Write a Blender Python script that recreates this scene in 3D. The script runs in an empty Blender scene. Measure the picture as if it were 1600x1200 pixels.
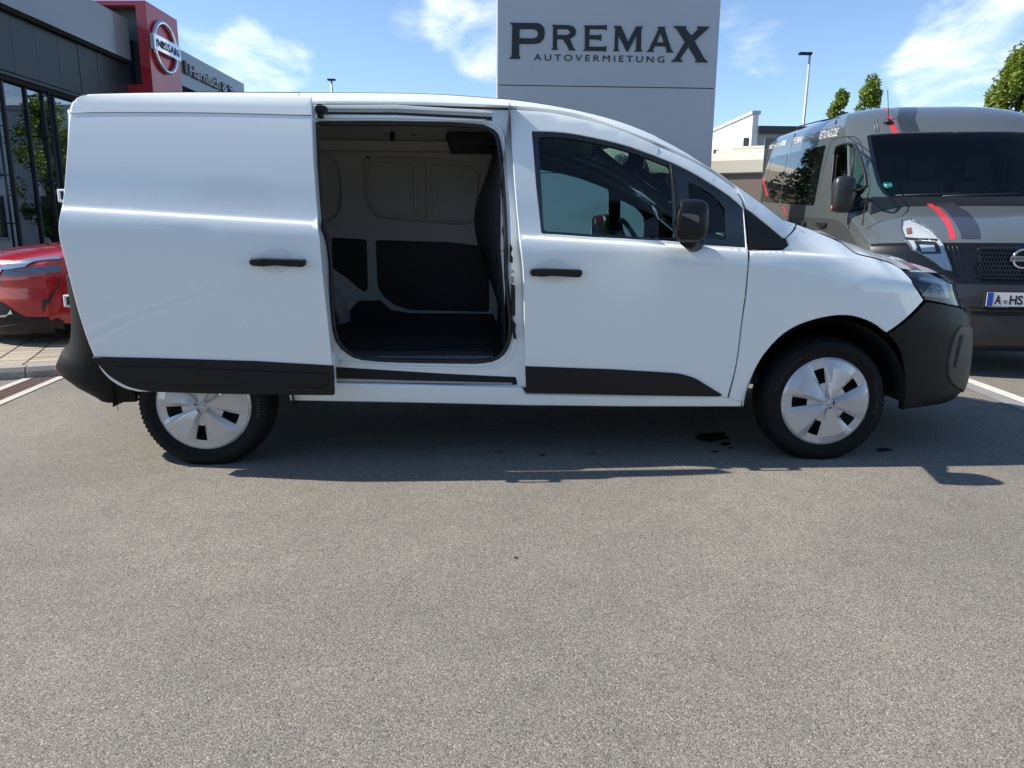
import bpy, bmesh, math, random
import numpy as np
from mathutils import Vector, Matrix
from mathutils.geometry import delaunay_2d_cdt
from math import sin, cos, pi, radians, atan2, hypot, sqrt
random.seed(5)
SC = bpy.context.scene
COL = SC.collection
# ------------------------------------------------------------------ camera, world, sun, exposure
F = 1130.0
PITCH, YAW, ROLL = radians(11.5), radians(2.8), 0.00615955
CAM = np.array([1.3337, -3.49798, 1.1162])
_fw = np.array([sin(YAW)*cos(PITCH), cos(YAW)*cos(PITCH), -sin(PITCH)])
_r = np.array([cos(YAW), -sin(YAW), 0.0]); _u = np.cross(_r, _fw)
RX = _r*cos(ROLL)+_u*sin(ROLL); RU = -_r*sin(ROLL)+_u*cos(ROLL); RF = _fw
cd = bpy.data.cameras.new('camera'); cam = bpy.data.objects.new('camera', cd); COL.objects.link(cam)
M = Matrix(((RX[0], RU[0], -RF[0], CAM[0]), (RX[1], RU[1], -RF[1], CAM[1]), (RX[2], RU[2], -RF[2], CAM[2]), (0, 0, 0, 1)))
cam.matrix_world = M
cd.sensor_width = 36; cd.lens = F/1600*36; cd.clip_start = 0.05; cd.clip_end = 3000
SC.camera = cam

SUN_EL, SUN_AZ = radians(41), radians(-85)        # azimuth measured from +Y towards +X
sl = bpy.data.lights.new('sun', 'SUN'); sl.energy = 4.6; sl.angle = radians(0.5); sl.color = (1, 0.93, 0.84)
so = bpy.data.objects.new('sun', sl); COL.objects.link(so)
sd = Vector((sin(SUN_AZ)*cos(SUN_EL), cos(SUN_AZ)*cos(SUN_EL), sin(SUN_EL)))
so.rotation_euler = sd.to_track_quat('Z', 'Y').to_euler()
SC.view_settings.view_transform = 'Standard'; SC.view_settings.look = 'None'
SC.view_settings.gamma = 1; SC.view_settings.use_curve_mapping = False
SC.view_settings.exposure = 0.80
SKY_STRENGTH = 0.118

def px_dir(x, y):
    d = RF+RX*(x-800)/F+RU*(600-y)/F
    return d/np.linalg.norm(d)

def build_world():
    w = bpy.data.worlds.new('World'); SC.world = w; w.use_nodes = True
    nt = w.node_tree; N = nt.nodes; L = nt.links; N.clear()
    out = N.new('ShaderNodeOutputWorld'); bg = N.new('ShaderNodeBackground')
    sky = N.new('ShaderNodeTexSky'); sky.sky_type = 'NISHITA'; sky.sun_disc = False
    sky.sun_elevation = SUN_EL; sky.sun_rotation = SUN_AZ
    sky.air_density = 1.0; sky.dust_density = 0.1; sky.ozone_density = 3.0; sky.altitude = 900
    tc = N.new('ShaderNodeTexCoord')
    sep = N.new('ShaderNodeSeparateXYZ'); L.new(tc.outputs['Generated'], sep.inputs[0])
    def math_(op, a, b=None, c=None, clamp=False):
        n = N.new('ShaderNodeMath'); n.operation = op; n.use_clamp = clamp
        for i, v in enumerate((a, b, c)):
            if v is None: continue
            if isinstance(v, (int, float)): n.inputs[i].default_value = v
            else: L.new(v, n.inputs[i])
        return n.outputs[0]
    zc = math_('ADD', math_('MAXIMUM', sep.outputs['Z'], 0.0), 0.12)
    u = math_('DIVIDE', sep.outputs['X'], zc); v = math_('DIVIDE', sep.outputs['Y'], zc)
    cmb = N.new('ShaderNodeCombineXYZ')
    L.new(math_('MULTIPLY', u, 0.9), cmb.inputs[0]); L.new(math_('MULTIPLY', v, 0.6), cmb.inputs[1])
    n1 = N.new('ShaderNodeTexNoise'); n1.inputs['Scale'].default_value = 2.6; n1.inputs['Detail'].default_value = 9
    n1.inputs['Roughness'].default_value = 0.62; n1.inputs['Distortion'].default_value = 0.35
    L.new(cmb.outputs[0], n1.inputs['Vector'])
    blobs = [(340, 122, 4.4, 0.31), (420, 105, 3.0, 0.30), (480, 100, 2.2, 0.18), (665, 15, 3.0, 0.24), (745, 35, 3.4, 0.30), (760, 100, 2.4, 0.20), (1215, 5, 5, 0.22), (1170, 60, 2.5, .12),
             (1600, 40, 6.5, 0.36), (1540, 130, 5.5, 0.26), (1450, 150, 4, .12)]
    acc = None
    for x, y, a, wgt in blobs:
        d = px_dir(x, y)
        vm = N.new('ShaderNodeVectorMath'); vm.operation = 'DOT_PRODUCT'
        nrm = N.new('ShaderNodeVectorMath'); nrm.operation = 'NORMALIZE'; L.new(tc.outputs['Generated'], nrm.inputs[0])
        L.new(nrm.outputs[0], vm.inputs[0]); vm.inputs[1].default_value = tuple(d)
        mr = N.new('ShaderNodeMapRange'); mr.interpolation_type = 'SMOOTHSTEP'
        mr.inputs['From Min'].default_value = cos(radians(a*1.3)); mr.inputs['From Max'].default_value = cos(radians(a*0.15))
        mr.inputs['To Max'].default_value = wgt
        L.new(vm.outputs['Value'], mr.inputs['Value'])
        acc = mr.outputs[0] if acc is None else math_('ADD', acc, mr.outputs[0])
    acc = math_('MINIMUM', acc, 0.36)
    dens = math_('ADD', n1.outputs['Fac'], acc)
    mr = N.new('ShaderNodeMapRange'); mr.interpolation_type = 'SMOOTHSTEP'
    mr.inputs['From Min'].default_value = 0.69; mr.inputs['From Max'].default_value = 1.08; mr.inputs['To Max'].default_value = 0.85
    L.new(dens, mr.inputs['Value'])
    mix = N.new('ShaderNodeMix'); mix.data_type = 'RGBA'
    L.new(mr.outputs[0], mix.inputs[0]); L.new(sky.outputs[0], mix.inputs[6]); mix.inputs[7].default_value = (6.6, 7.0, 7.4, 1)
    L.new(mix.outputs[2], bg.inputs['Color']); bg.inputs['Strength'].default_value = SKY_STRENGTH
    L.new(bg.outputs[0], out.inputs[0])
build_world()

# ------------------------------------------------------------------ pixel rays -> real places
def ray(x, y):
    return RF+RX*(x-800)/F+RU*(600-y)/F
def hit(x, y, n, k):
    d = ray(x, y); n = np.array(n, float); return CAM+d*((k-n@CAM)/(n@d))
def atY(x, y, Yv): return hit(x, y, (0, 1, 0), Yv)
def atG(x, y, z=0.0): return hit(x, y, (0, 0, 1), z)
def project(P):
    d = np.asarray(P, float)-CAM
    w = d@RF
    return np.stack([800+F*(d@RX)/w, 600-F*(d@RU)/w], -1)

# ------------------------------------------------------------------ materials
MATS = {}
def mat(name, col, rough=0.5, metal=0.0, coat=0.0, spec=0.5, ior=None, bump=None, var=None, emit=None):
    """bump=(scale, strength, distance); var=(scale, amount) procedural colour variation"""
    if name in MATS: return MATS[name]
    m = bpy.data.materials.new(name); m.use_nodes = True; nt = m.node_tree; b = nt.nodes['Principled BSDF']
    b.inputs['Base Color'].default_value = (*col, 1); b.inputs['Roughness'].default_value = rough
    b.inputs['Metallic'].default_value = metal; b.inputs['Coat Weight'].default_value = coat
    b.inputs['Coat Roughness'].default_value = 0.03; b.inputs['Specular IOR Level'].default_value = spec
    if ior: b.inputs['IOR'].default_value = ior
    tc = nt.nodes.new('ShaderNodeTexCoord')
    if var:
        n = nt.nodes.new('ShaderNodeTexNoise'); n.inputs['Scale'].default_value = var[0]; n.inputs['Detail'].default_value = 6
        nt.links.new(tc.outputs['Object'], n.inputs['Vector'])
        mr = nt.nodes.new('ShaderNodeMapRange'); mr.inputs['From Min'].default_value = .3; mr.inputs['From Max'].default_value = .7
        mr.inputs['To Min'].default_value = 1-var[1]; mr.inputs['To Max'].default_value = 1+var[1]
        nt.links.new(n.outputs['Fac'], mr.inputs['Value'])
        vm = nt.nodes.new('ShaderNodeVectorMath'); vm.operation = 'SCALE'; vm.inputs[0].default_value = col
        nt.links.new(mr.outputs[0], vm.inputs['Scale']); nt.links.new(vm.outputs[0], b.inputs['Base Color'])
        mr2 = nt.nodes.new('ShaderNodeMapRange'); mr2.inputs['To Min'].default_value = rough*0.85; mr2.inputs['To Max'].default_value = min(1, rough*1.15)
        nt.links.new(n.outputs['Fac'], mr2.inputs['Value']); nt.links.new(mr2.outputs[0], b.inputs['Roughness'])
    if bump:
        n = nt.nodes.new('ShaderNodeTexNoise'); n.inputs['Scale'].default_value = bump[0]; n.inputs['Detail'].default_value = 3
        nt.links.new(tc.outputs['Object'], n.inputs['Vector'])
        bp = nt.nodes.new('ShaderNodeBump'); bp.inputs['Strength'].default_value = bump[1]; bp.inputs['Distance'].default_value = bump[2]
        nt.links.new(n.outputs['Fac'], bp.inputs['Height']); nt.links.new(bp.outputs[0], b.inputs['Normal'])
        nt.links.new(bp.outputs[0], b.inputs['Coat Normal'])
    if emit:
        b.inputs['Emission Color'].default_value = (*emit[0], 1); b.inputs['Emission Strength'].default_value = emit[1]
    MATS[name] = m; return m

def glass_mat(name, tint, refl=1.45, rough=0.0):
    if name in MATS: return MATS[name]
    m = bpy.data.materials.new(name); m.use_nodes = True; nt = m.node_tree; nt.nodes.clear()
    o = nt.nodes.new('ShaderNodeOutputMaterial'); mx = nt.nodes.new('ShaderNodeMixShader')
    t = nt.nodes.new('ShaderNodeBsdfTransparent'); g = nt.nodes.new('ShaderNodeBsdfGlossy'); fr = nt.nodes.new('ShaderNodeFresnel')
    t.inputs[0].default_value = (*tint, 1); g.inputs['Roughness'].default_value = rough; fr.inputs[0].default_value = refl
    nt.links.new(fr.outputs[0], mx.inputs[0]); nt.links.new(t.outputs[0], mx.inputs[1]); nt.links.new(g.outputs[0], mx.inputs[2])
    nt.links.new(mx.outputs[0], o.inputs[0]); MATS[name] = m; return m

WHITE = mat('white_paint', (0.80, 0.845, 0.84), 0.45, coat=1.0, spec=0.5, bump=(1.3, 0.05, 0.004))
WHITEIN = mat('white_primer_metal', (0.56, 0.56, 0.54), 0.5, coat=0.3, var=(3, .04))
BLKPL = mat('black_textured_plastic', (0.009, 0.0095, 0.011), 0.5, spec=0.32, bump=(900, 0.35, 0.0006), var=(6, .12))
BMPPL = mat('bumper_grained_plastic', (0.0042, 0.0044, 0.0048), 0.55, spec=0.22, bump=(900, 0.35, 0.0006), var=(6, .12))
BLKGL = mat('black_gloss_trim', (0.006, 0.007, 0.008), 0.12, coat=0.6)
SEAL = mat('rubber_seal', (0.010, 0.010, 0.011), 0.55)
DARK = mat('dark_cavity', (0.006, 0.006, 0.006), 0.8)
BLKFLR = mat('black_cargo_lining', (0.010, 0.010, 0.011), 0.55, var=(9, .2))
GREYIN = mat('dark_grey_lining', (0.032, 0.036, 0.042), 0.6, bump=(300, .2, .001))
STEEL = mat('brushed_steel', (0.35, 0.36, 0.37), 0.35, metal=0.9)
CHROME = mat('chrome', (0.75, 0.76, 0.78), 0.08, metal=1.0)
TYRE = mat('tyre_rubber', (0.007, 0.007, 0.0075), 0.7, spec=.2, bump=(60, .25, .002), var=(25, .25))
TYREL = mat('tyre_lettering_rubber', (0.026, 0.026, 0.027), 0.6)
COVER = mat('silver_wheel_cover', (0.52, 0.52, 0.525), 0.32, metal=0.35, coat=0.5)
GLASS = glass_mat('door_glass', (0.58, 0.80, 0.77), 1.40)
WSGLASS = glass_mat('windscreen_glass', (0.55, 0.66, 0.64), 1.45)
DKGLASS = glass_mat('privacy_glass', (0.03, 0.035, 0.04), 1.9)
LENS = glass_mat('lamp_lens', (0.85, 0.89, 0.92), 1.32)
MIRR = mat('mirror_glass', (0.85, 0.87, 0.88), 0.02, metal=1)
REDL = mat('red_reflector', (0.35, 0.01, 0.012), 0.15, coat=1)
AMBER = mat('amber_lens', (0.22, 0.07, 0.04), 0.15, coat=1)

# ------------------------------------------------------------------ object helpers
def tag(o, label=None, cat=None, group=None, kind=None):
    if label: o['label'] = label
    if cat: o['category'] = cat
    if group: o['group'] = group
    if kind: o['kind'] = kind
    return o
def empty(name, loc=(0, 0, 0), rz=0.0, **k):
    o = bpy.data.objects.new(name, None); COL.objects.link(o); o.location = loc; o.rotation_euler = (0, 0, rz)
    o.empty_display_size = .2
    return tag(o, **k)
def link(name, me, m, parent=None, world=True):
    if m is not None and len(me.materials) == 0: me.materials.append(m)
    o = bpy.data.objects.new(name, me); COL.objects.link(o)
    if parent is not None:
        o.parent = parent
        if world: o.matrix_parent_inverse = parent_world(parent).inverted()
    return o
def parent_world(p):
    m = p.matrix_basis.copy()
    q = p
    while q.parent is not None:
        m = q.parent.matrix_basis @ q.matrix_parent_inverse @ m
        q = q.parent
    return m
def mesh_from(vs, fs, smooth=False, normals=None):
    me = bpy.data.meshes.new('m'); me.from_pydata([tuple(map(float, v)) for v in vs], [], fs); me.validate(); me.update()
    if smooth: me.polygons.foreach_set('use_smooth', [True]*len(me.polygons))
    if normals is not None:
        me.polygons.foreach_set('use_smooth', [True]*len(me.polygons))
        me.normals_split_custom_set_from_vertices([tuple(map(float, n)) for n in normals])
    return me
def mk(name, vs, fs, m, parent=None, smooth=False, **k):
    return tag(link(name, mesh_from(vs, fs, smooth), m, parent), **k)

class MB:
    """collects simple solids into one mesh"""
    def __init__(s): s.v = []; s.f = []
    def add(s, vs, fs):
        n = len(s.v); s.v += [tuple(map(float, v)) for v in vs]; s.f += [tuple(i+n for i in f) for f in fs]; return s
    def box(s, a, b, rot=None, o=None, bev=0):
        (x0, y0, z0), (x1, y1, z1) = a, b
        if bev <= 0:
            vs = [(x0, y0, z0), (x1, y0, z0), (x1, y1, z0), (x0, y1, z0), (x0, y0, z1), (x1, y0, z1), (x1, y1, z1), (x0, y1, z1)]
            fs = [(0, 3, 2, 1), (4, 5, 6, 7), (0, 1, 5, 4), (1, 2, 6, 5), (2, 3, 7, 6), (3, 0, 4, 7)]
        else:
            bm = bmesh.new(); bmesh.ops.create_cube(bm, size=1)
            for w in bm.verts: w.co = Vector(((x0+x1)/2+w.co.x*(x1-x0), (y0+y1)/2+w.co.y*(y1-y0), (z0+z1)/2+w.co.z*(z1-z0)))
            bmesh.ops.bevel(bm, geom=bm.edges[:], offset=bev, segments=2, affect='EDGES', profile=.5)
            bm.verts.index_update(); vs = [w.co[:] for w in bm.verts]; fs = [[w.index for w in f.verts] for f in bm.faces]; bm.free()
        if rot is not None:
            vs = [tuple((rot @ (Vector(v)-Vector(o or (0, 0, 0))))+Vector(o or (0, 0, 0))) for v in vs]
        return s.add(vs, fs)
    def tube(s, pts, r, n=8, cap=True, closed=False):
        pts = [Vector(p) for p in pts]; m = len(pts); rs = r if isinstance(r, (list, tuple)) else [r]*m
        vs = []; up = None
        for i, p in enumerate(pts):
            if closed: t = pts[(i+1) % m]-pts[i-1]
            else: t = pts[min(i+1, m-1)]-pts[max(i-1, 0)]
            t.normalize()
            if up is None: up = t.orthogonal().normalized()
            up = (up-t*up.dot(t)).normalized(); w = t.cross(up)
            for k in range(n):
                a = 2*pi*k/n; vs.append(p+(up*cos(a)+w*sin(a))*rs[i])
        fs = []
        for i in range(m if closed else m-1):
            j = (i+1) % m
            for k in range(n): fs.append((i*n+k, i*n+(k+1) % n, j*n+(k+1) % n, j*n+k))
        if cap and not closed: fs.append(tuple(range(n-1, -1, -1))); fs.append(tuple((m-1)*n+k for k in range(n)))
        return s.add(vs, fs)
    def build(s, name, m, parent=None, smooth=False, **k): return mk(name, s.v, s.f, m, parent, smooth, **k)

# parametric surfaces ------------------------------------------------
class Surf:
    def __init__(s, fn, out=(0, -1, 0), guess=None): s.fn = fn; s.out = np.array(out, float); s.guess = guess
    def P(s, uv): uv = np.asarray(uv, float); return np.stack(s.fn(uv[..., 0], uv[..., 1]), -1)
    def N(s, uv, e=8e-4):
        uv = np.asarray(uv, float)
        du = s.P(uv+[e, 0])-s.P(uv-[e, 0]); dv = s.P(uv+[0, e])-s.P(uv-[0, e])
        n = np.cross(du, dv); n /= np.maximum(np.linalg.norm(n, axis=-1, keepdims=True), 1e-9)
        # orientation fixed once, at the middle
        if not hasattr(s, 'sg'):
            k = len(n)//2 if n.ndim > 1 else 0
            nn = n[k] if n.ndim > 1 else n
            s.sg = 1.0 if nn@s.out > 0 else -1.0
        return n*s.sg
    def inv(s, px, g=None):
        px = np.array(px, float)
        if g is None: g = s.guess(px)
        g = np.array(g, float)
        for _ in range(40):
            p = project(s.P(g)); r = px-p
            if abs(r).max() < 1e-3: break
            e = 1e-4
            J = np.stack([(project(s.P(g+[e, 0]))-p)/e, (project(s.P(g+[0, e]))-p)/e], 1)
            try: d = np.linalg.solve(J, r)
            except Exception: break
            n = np.linalg.norm(d)
            if n > .25: d *= .25/n
            g = g+d
        return g
def plane_surf(o, ux, vx, out):
    o, ux, vx = (np.array(q, float) for q in (o, ux, vx))
    n = np.cross(ux, vx)
    def gs(px):
        P = hit(px[0], px[1], n, n@o)-o
        return (P@ux/(ux@ux), P@vx/(vx@vx))
    return Surf(lambda u, v: tuple(o[i]+u*ux[i]+v*vx[i] for i in range(3)), out, gs)

class UV(tuple): pass
def W(u, v): return UV((u, v))

def cr(pts, step=None, closed=False, sub=6):
    """Catmull-Rom through points"""
    P = [np.array(p, float) for p in pts]; n = len(P); out = []
    rng = range(n) if closed else range(n-1)
    for i in rng:
        p0 = P[i-1] if (closed or i > 0) else P[0]*2-P[1]; p1 = P[i]; p2 = P[(i+1) % n]
        p3 = P[(i+2) % n] if (closed or i+2 < n) else P[-1]*2-P[-2]
        for k in range(sub):
            t = k/sub
            out.append(0.5*((2*p1)+(-p0+p2)*t+(2*p0-5*p1+4*p2-p3)*t*t+(-p0+3*p1-3*p2+p3)*t**3))
    if not closed: out.append(P[-1])
    T = UV if all(isinstance(p, UV) for p in pts) else tuple
    return [T(p) for p in out]
def rnd(pts, r, seg=4):
    """round the corners of a closed polygon; r scalar or list"""
    n = len(pts); out = []; T = UV if all(isinstance(p, UV) for p in pts) else tuple
    for i in range(n):
        ri = r[i] if isinstance(r, (list, tuple)) else r
        p = np.array(pts[i], float); a = np.array(pts[i-1], float)-p; b = np.array(pts[(i+1) % n], float)-p
        la, lb = np.linalg.norm(a), np.linalg.norm(b); d = min(ri, la*.48, lb*.48)
        if d <= 0: out.append(T(p)); continue
        A = p+a/la*d; B = p+b/lb*d
        for k in range(seg+1):
            t = k/seg; q = (1-t)**2*A+2*t*(1-t)*p+t*t*B; out.append(T(q))
    return out
def touv(surf, pts):
    out = []; g = None
    for p in pts:
        if isinstance(p, UV): q = np.array(p, float)
        else:
            q = surf.inv(p, g if surf.guess is None else None)
        out.append(q); g = q
    return out
def densify(P, step, metric):
    out = []
    n = len(P)
    for i in range(n):
        a, b = P[i], P[(i+1) % n]; d = np.linalg.norm((b-a)*metric); k = max(1, int(math.ceil(d/step)))
        for j in range(k): out.append(a+(b-a)*j/k)
    res = [out[0]]
    for p in out[1:]:
        if np.linalg.norm((p-res[-1])*metric) > 1e-3: res.append(p)
    if np.linalg.norm((res[0]-res[-1])*metric) < 1e-3: res.pop()
    return res
def area(P): return 0.5*sum(P[i][0]*P[(i+1) % len(P)][1]-P[(i+1) % len(P)][0]*P[i][1] for i in range(len(P)))
def inset(P, d):
    n = len(P); out = []
    for i in range(n):
        a, p, b = P[i-1], P[i], P[(i+1) % n]
        t = (b-a); l = np.linalg.norm(t)
        t1 = (p-a)/max(np.linalg.norm(p-a), 1e-9); t2 = (b-p)/max(np.linalg.norm(b-p), 1e-9)
        nn = np.array([-(t1+t2)[1], (t1+t2)[0]]); ln = np.linalg.norm(nn)
        if ln < 1e-6: nn = np.array([-t1[1], t1[0]]); ln = 1
        nn /= ln; c = max(0.5, nn@np.array([-t1[1], t1[0]]))
        out.append(p+nn*d/c)
    return out
def pip(x, y, P):
    c = False; j = len(P)-1
    for i in range(len(P)):
        if (P[i][1] > y) != (P[j][1] > y) and x < (P[j][0]-P[i][0])*(y-P[i][1])/(P[j][1]-P[i][1])+P[i][0]: c = not c
        j = i
    return c

MIRX = {}
def panel(name, surf, outline, m, parent=None, holes=(), thick=0.02, grid=0.045, off=0.0, bev=0.003, mirror=None, metric=(1, 1), back=False, **k):
    """sheet-metal panel cut out of a parametric surface: rounded rim, real thickness.
    outline / holes: lists of image points or W(u,v).  off: distance above the surface.  mirror: function on points for the twin."""
    met = np.array(metric, float)
    loops = []
    for li, lp in enumerate([outline]+list(holes)):
        P = touv(surf, lp); P = densify(P, grid, met)
        A = area(P)
        if (li == 0 and A < 0) or (li > 0 and A > 0): P = P[::-1]
        loops.append(P)
    out_loops = loops; in_loops = [inset(P, bev) for P in loops]
    pts = []; edges = []; ids = []
    for P in in_loops:
        s = len(pts); pts += [Vector((float(p[0]), float(p[1]))) for p in P]; n = len(P)
        edges += [(s+i, s+(i+1) % n) for i in range(n)]; ids.append((s, n))
    nb = len(pts)
    u0 = min(p[0] for p in pts[:ids[0][1]]); u1 = max(p[0] for p in pts[:ids[0][1]]); v0 = min(p[1] for p in pts[:ids[0][1]]); v1 = max(p[1] for p in pts[:ids[0][1]])
    allb = np.array([[p[0], p[1]] for p in pts])
    uu = np.arange(u0+grid/met[0]/2, u1, grid/met[0]); vv = np.arange(v0+grid/met[1]/2, v1, grid/met[1])
    for i, a in enumerate(uu):
        for j, b in enumerate(vv):
            if not pip(a, b, in_loops[0]): continue
            if any(pip(a, b, h) for h in in_loops[1:]): continue
            if (((allb-[a, b])*met)**2).sum(1).min() < (grid*.45)**2: continue
            pts.append(Vector((float(a), float(b))))
    if getattr(surf, 'crease', None):
        keep = pts[:nb]
        for p in pts[nb:]:
            if abs(p[1]-float(surf.crease(p[0]))+.008) > .030: keep.append(p)
        pts = keep
        for a in np.arange(u0+.01, u1, .03):
            zc_ = float(surf.crease(a))
            for dz in (.014, .003, -.002, -.007, -.012, -.018, -.030):
                b = zc_+dz
                if not pip(a, b, in_loops[0]) or any(pip(a, b, h) for h in in_loops[1:]): continue
                if (((allb-[a, b])*met)**2).sum(1).min() < .0035**2: continue
                pts.append(Vector((float(a), float(b))))
    r = delaunay_2d_cdt(pts, edges, [], 0, 1e-7)
    V2 = [np.array(v) for v in r[0]]; tri = []
    omap = {}
    for ni, olds in enumerate(r[3]):
        for o_ in olds: omap[o_] = ni
    for f in r[2]:
        c = sum(V2[i] for i in f)/len(f)
        if pip(c[0], c[1], in_loops[0]) and not any(pip(c[0], c[1], h) for h in in_loops[1:]): tri.append(tuple(f))
    UVs = np.array(V2); P3 = surf.P(UVs); N3 = surf.N(UVs); P3 = P3+N3*off
    vs = list(P3); ns = list(N3); fs = []
    # orient triangles with normals
    for f in tri:
        a, b, c = P3[f[0]], P3[f[1]], P3[f[2]]
        fs.append(f if np.cross(b-a, c-a)@N3[f[0]] > 0 else f[::-1])
    for (s, n), PO in zip(ids, out_loops):
        PO = np.array(PO); Q = surf.P(PO); NQ = surf.N(PO); Qi = P3[[omap[s+i] for i in range(n)]]
        lat = (Q+NQ*off)-Qi; lat -= NQ*(lat*NQ).sum(1, keepdims=True); lat /= np.maximum(np.linalg.norm(lat, axis=1, keepdims=True), 1e-9)
        r1 = len(vs); vs += list(Q+NQ*(off-bev)); ns += list((NQ*.35+lat*.94))
        r2 = len(vs); vs += list(Q+NQ*(off-bev)); ns += list(lat)
        r3 = len(vs); vs += list(Q+NQ*(off-thick)); ns += list(lat)
        for i in range(n):
            j = (i+1) % n; a = omap[s+i]; b = omap[s+j]
            for q in ((a, b, r1+j, r1+i), (r2+i, r2+j, r3+j, r3+i)):
                A_, B_, C_ = (np.array(vs[q[t]]) for t in (0, 1, 2))
                nn = np.cross(B_-A_, C_-A_)
                fs.append(q if nn@np.array(ns[q[3]]) > 0 else q[::-1])
    if back:
        nb0 = len(vs); vs += list(P3-N3*thick); ns += list(-N3)
        fs += [tuple(i+nb0 for i in f[::-1]) for f in fs[:len(tri)]]
    o = tag(link(name, mesh_from(vs, fs, normals=ns), m, parent), **k)
    if mirror is not None:
        vm = [mirror(v) for v in vs]; nm = [mirror(np.array(v)+np.array(n_))-mirror(np.array(v)) for v, n_ in zip(vs, ns)]
        o2 = tag(link(name, mesh_from(vm, [f[::-1] for f in fs], normals=nm), m, parent), **k)
        return o, o2
    return o
def rim_tube(name, surf, outline, r, m, parent, off=0.0, closed=True, step=.03, n=8, **k):
    P = touv(surf, outline)
    P = densify(P, step, np.array([1, 1.])) if closed else P
    P = np.array(P); Q = surf.P(P)+surf.N(P)*off
    return MB().tube([tuple(q) for q in Q], r, n, closed=closed).build(name, m, parent, smooth=True, **k)

def grid_mesh(name, fn, us, vs_, m, parent=None, smooth=True, flip=False, **k):
    V = []; Fc = []
    for u in us:
        for v in vs_: V.append(fn(u, v))
    n = len(vs_)
    for i in range(len(us)-1):
        for j in range(n-1):
            q = (i*n+j, i*n+j+1, (i+1)*n+j+1, (i+1)*n+j); Fc.append(q[::-1] if flip else q)
    return mk(name, V, Fc, m, parent, smooth, **k)
def lathe(prof, n, center, axis='y', flip=False):
    """prof: list of (radius, depth along axis)"""
    vs = []; fs = []
    for r, d in prof:
        for k in range(n):
            a = 2*pi*k/n; vs.append((center[0]+r*cos(a), center[1]+d, center[2]+r*sin(a)))
    for i in range(len(prof)-1):
        for k in range(n):
            q = (i*n+k, i*n+(k+1) % n, (i+1)*n+(k+1) % n, (i+1)*n+k); fs.append(q[::-1] if flip else q)
    return vs, fs
def text_mesh(s, size, depth=0.004, spacing=1.0, shear=0.0, bold=0.0):
    cu = bpy.data.curves.new('t', 'FONT'); cu.body = s; cu.size = size; cu.extrude = depth/2; cu.space_character = spacing; cu.shear = shear; cu.offset = bold
    cu.resolution_u = 4
    o = bpy.data.objects.new('t', cu); COL.objects.link(o)
    dg = bpy.context.evaluated_depsgraph_get(); me = bpy.data.meshes.new_from_object(o.evaluated_get(dg))
    bpy.data.objects.remove(o); return me
def text_on(name, s, o, ux, vx, size, m, parent, depth=0.004, spacing=1.0, width=None, height=None, shear=0, bold=0, split=False, **k):
    """writes s from point o along unit ux, up unit vx; width/height force the size"""
    me = text_mesh(s, size, depth, spacing, shear, bold)
    co = np.array([v.co[:] for v in me.vertices]); mn = co.min(0); mx = co.max(0)
    sx = (width/(mx[0]-mn[0])) if width else 1.0; sy = (height/(mx[1]-mn[1])) if height else 1.0
    ux = np.array(ux, float); vx = np.array(vx, float); nx = np.cross(ux, vx); nx /= np.linalg.norm(nx)
    P = np.array(o)+np.outer((co[:, 0]-mn[0])*sx, ux)+np.outer((co[:, 1])*sy, vx)+np.outer(co[:, 2]+depth/2, nx)
    for v, p in zip(me.vertices, P): v.co = p
    me.update(); me.materials.clear()
    if not split: return tag(link(name, me, m, parent), **k)
    # one object per letter: connected pieces whose spans overlap along the line are one letter
    n_ = len(me.vertices); par = list(range(n_))
    def fd(i):
        while par[i] != i: par[i] = par[par[i]]; i = par[i]
        return i
    for e in me.edges:
        a_, b_ = fd(e.vertices[0]), fd(e.vertices[1])
        if a_ != b_: par[a_] = b_
    grp = {}
    for i in range(n_): grp.setdefault(fd(i), []).append(i)
    xs_ = P@ux; comps = sorted(([xs_[g].min(), xs_[g].max(), list(g)] for g in grp.values()), key=lambda c: c[0]); merged = []
    for c in comps:
        if merged and c[0] < merged[-1][1]-1e-4: merged[-1][1] = max(merged[-1][1], c[1]); merged[-1][2] += c[2]
        else: merged.append(c)
    for c in merged:
        ids = {v: i for i, v in enumerate(c[2])}
        fs_ = [tuple(ids[v] for v in p.vertices) for p in me.polygons if p.vertices[0] in ids]
        mk('letter', [P[v] for v in c[2]], fs_, m, parent)

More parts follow.
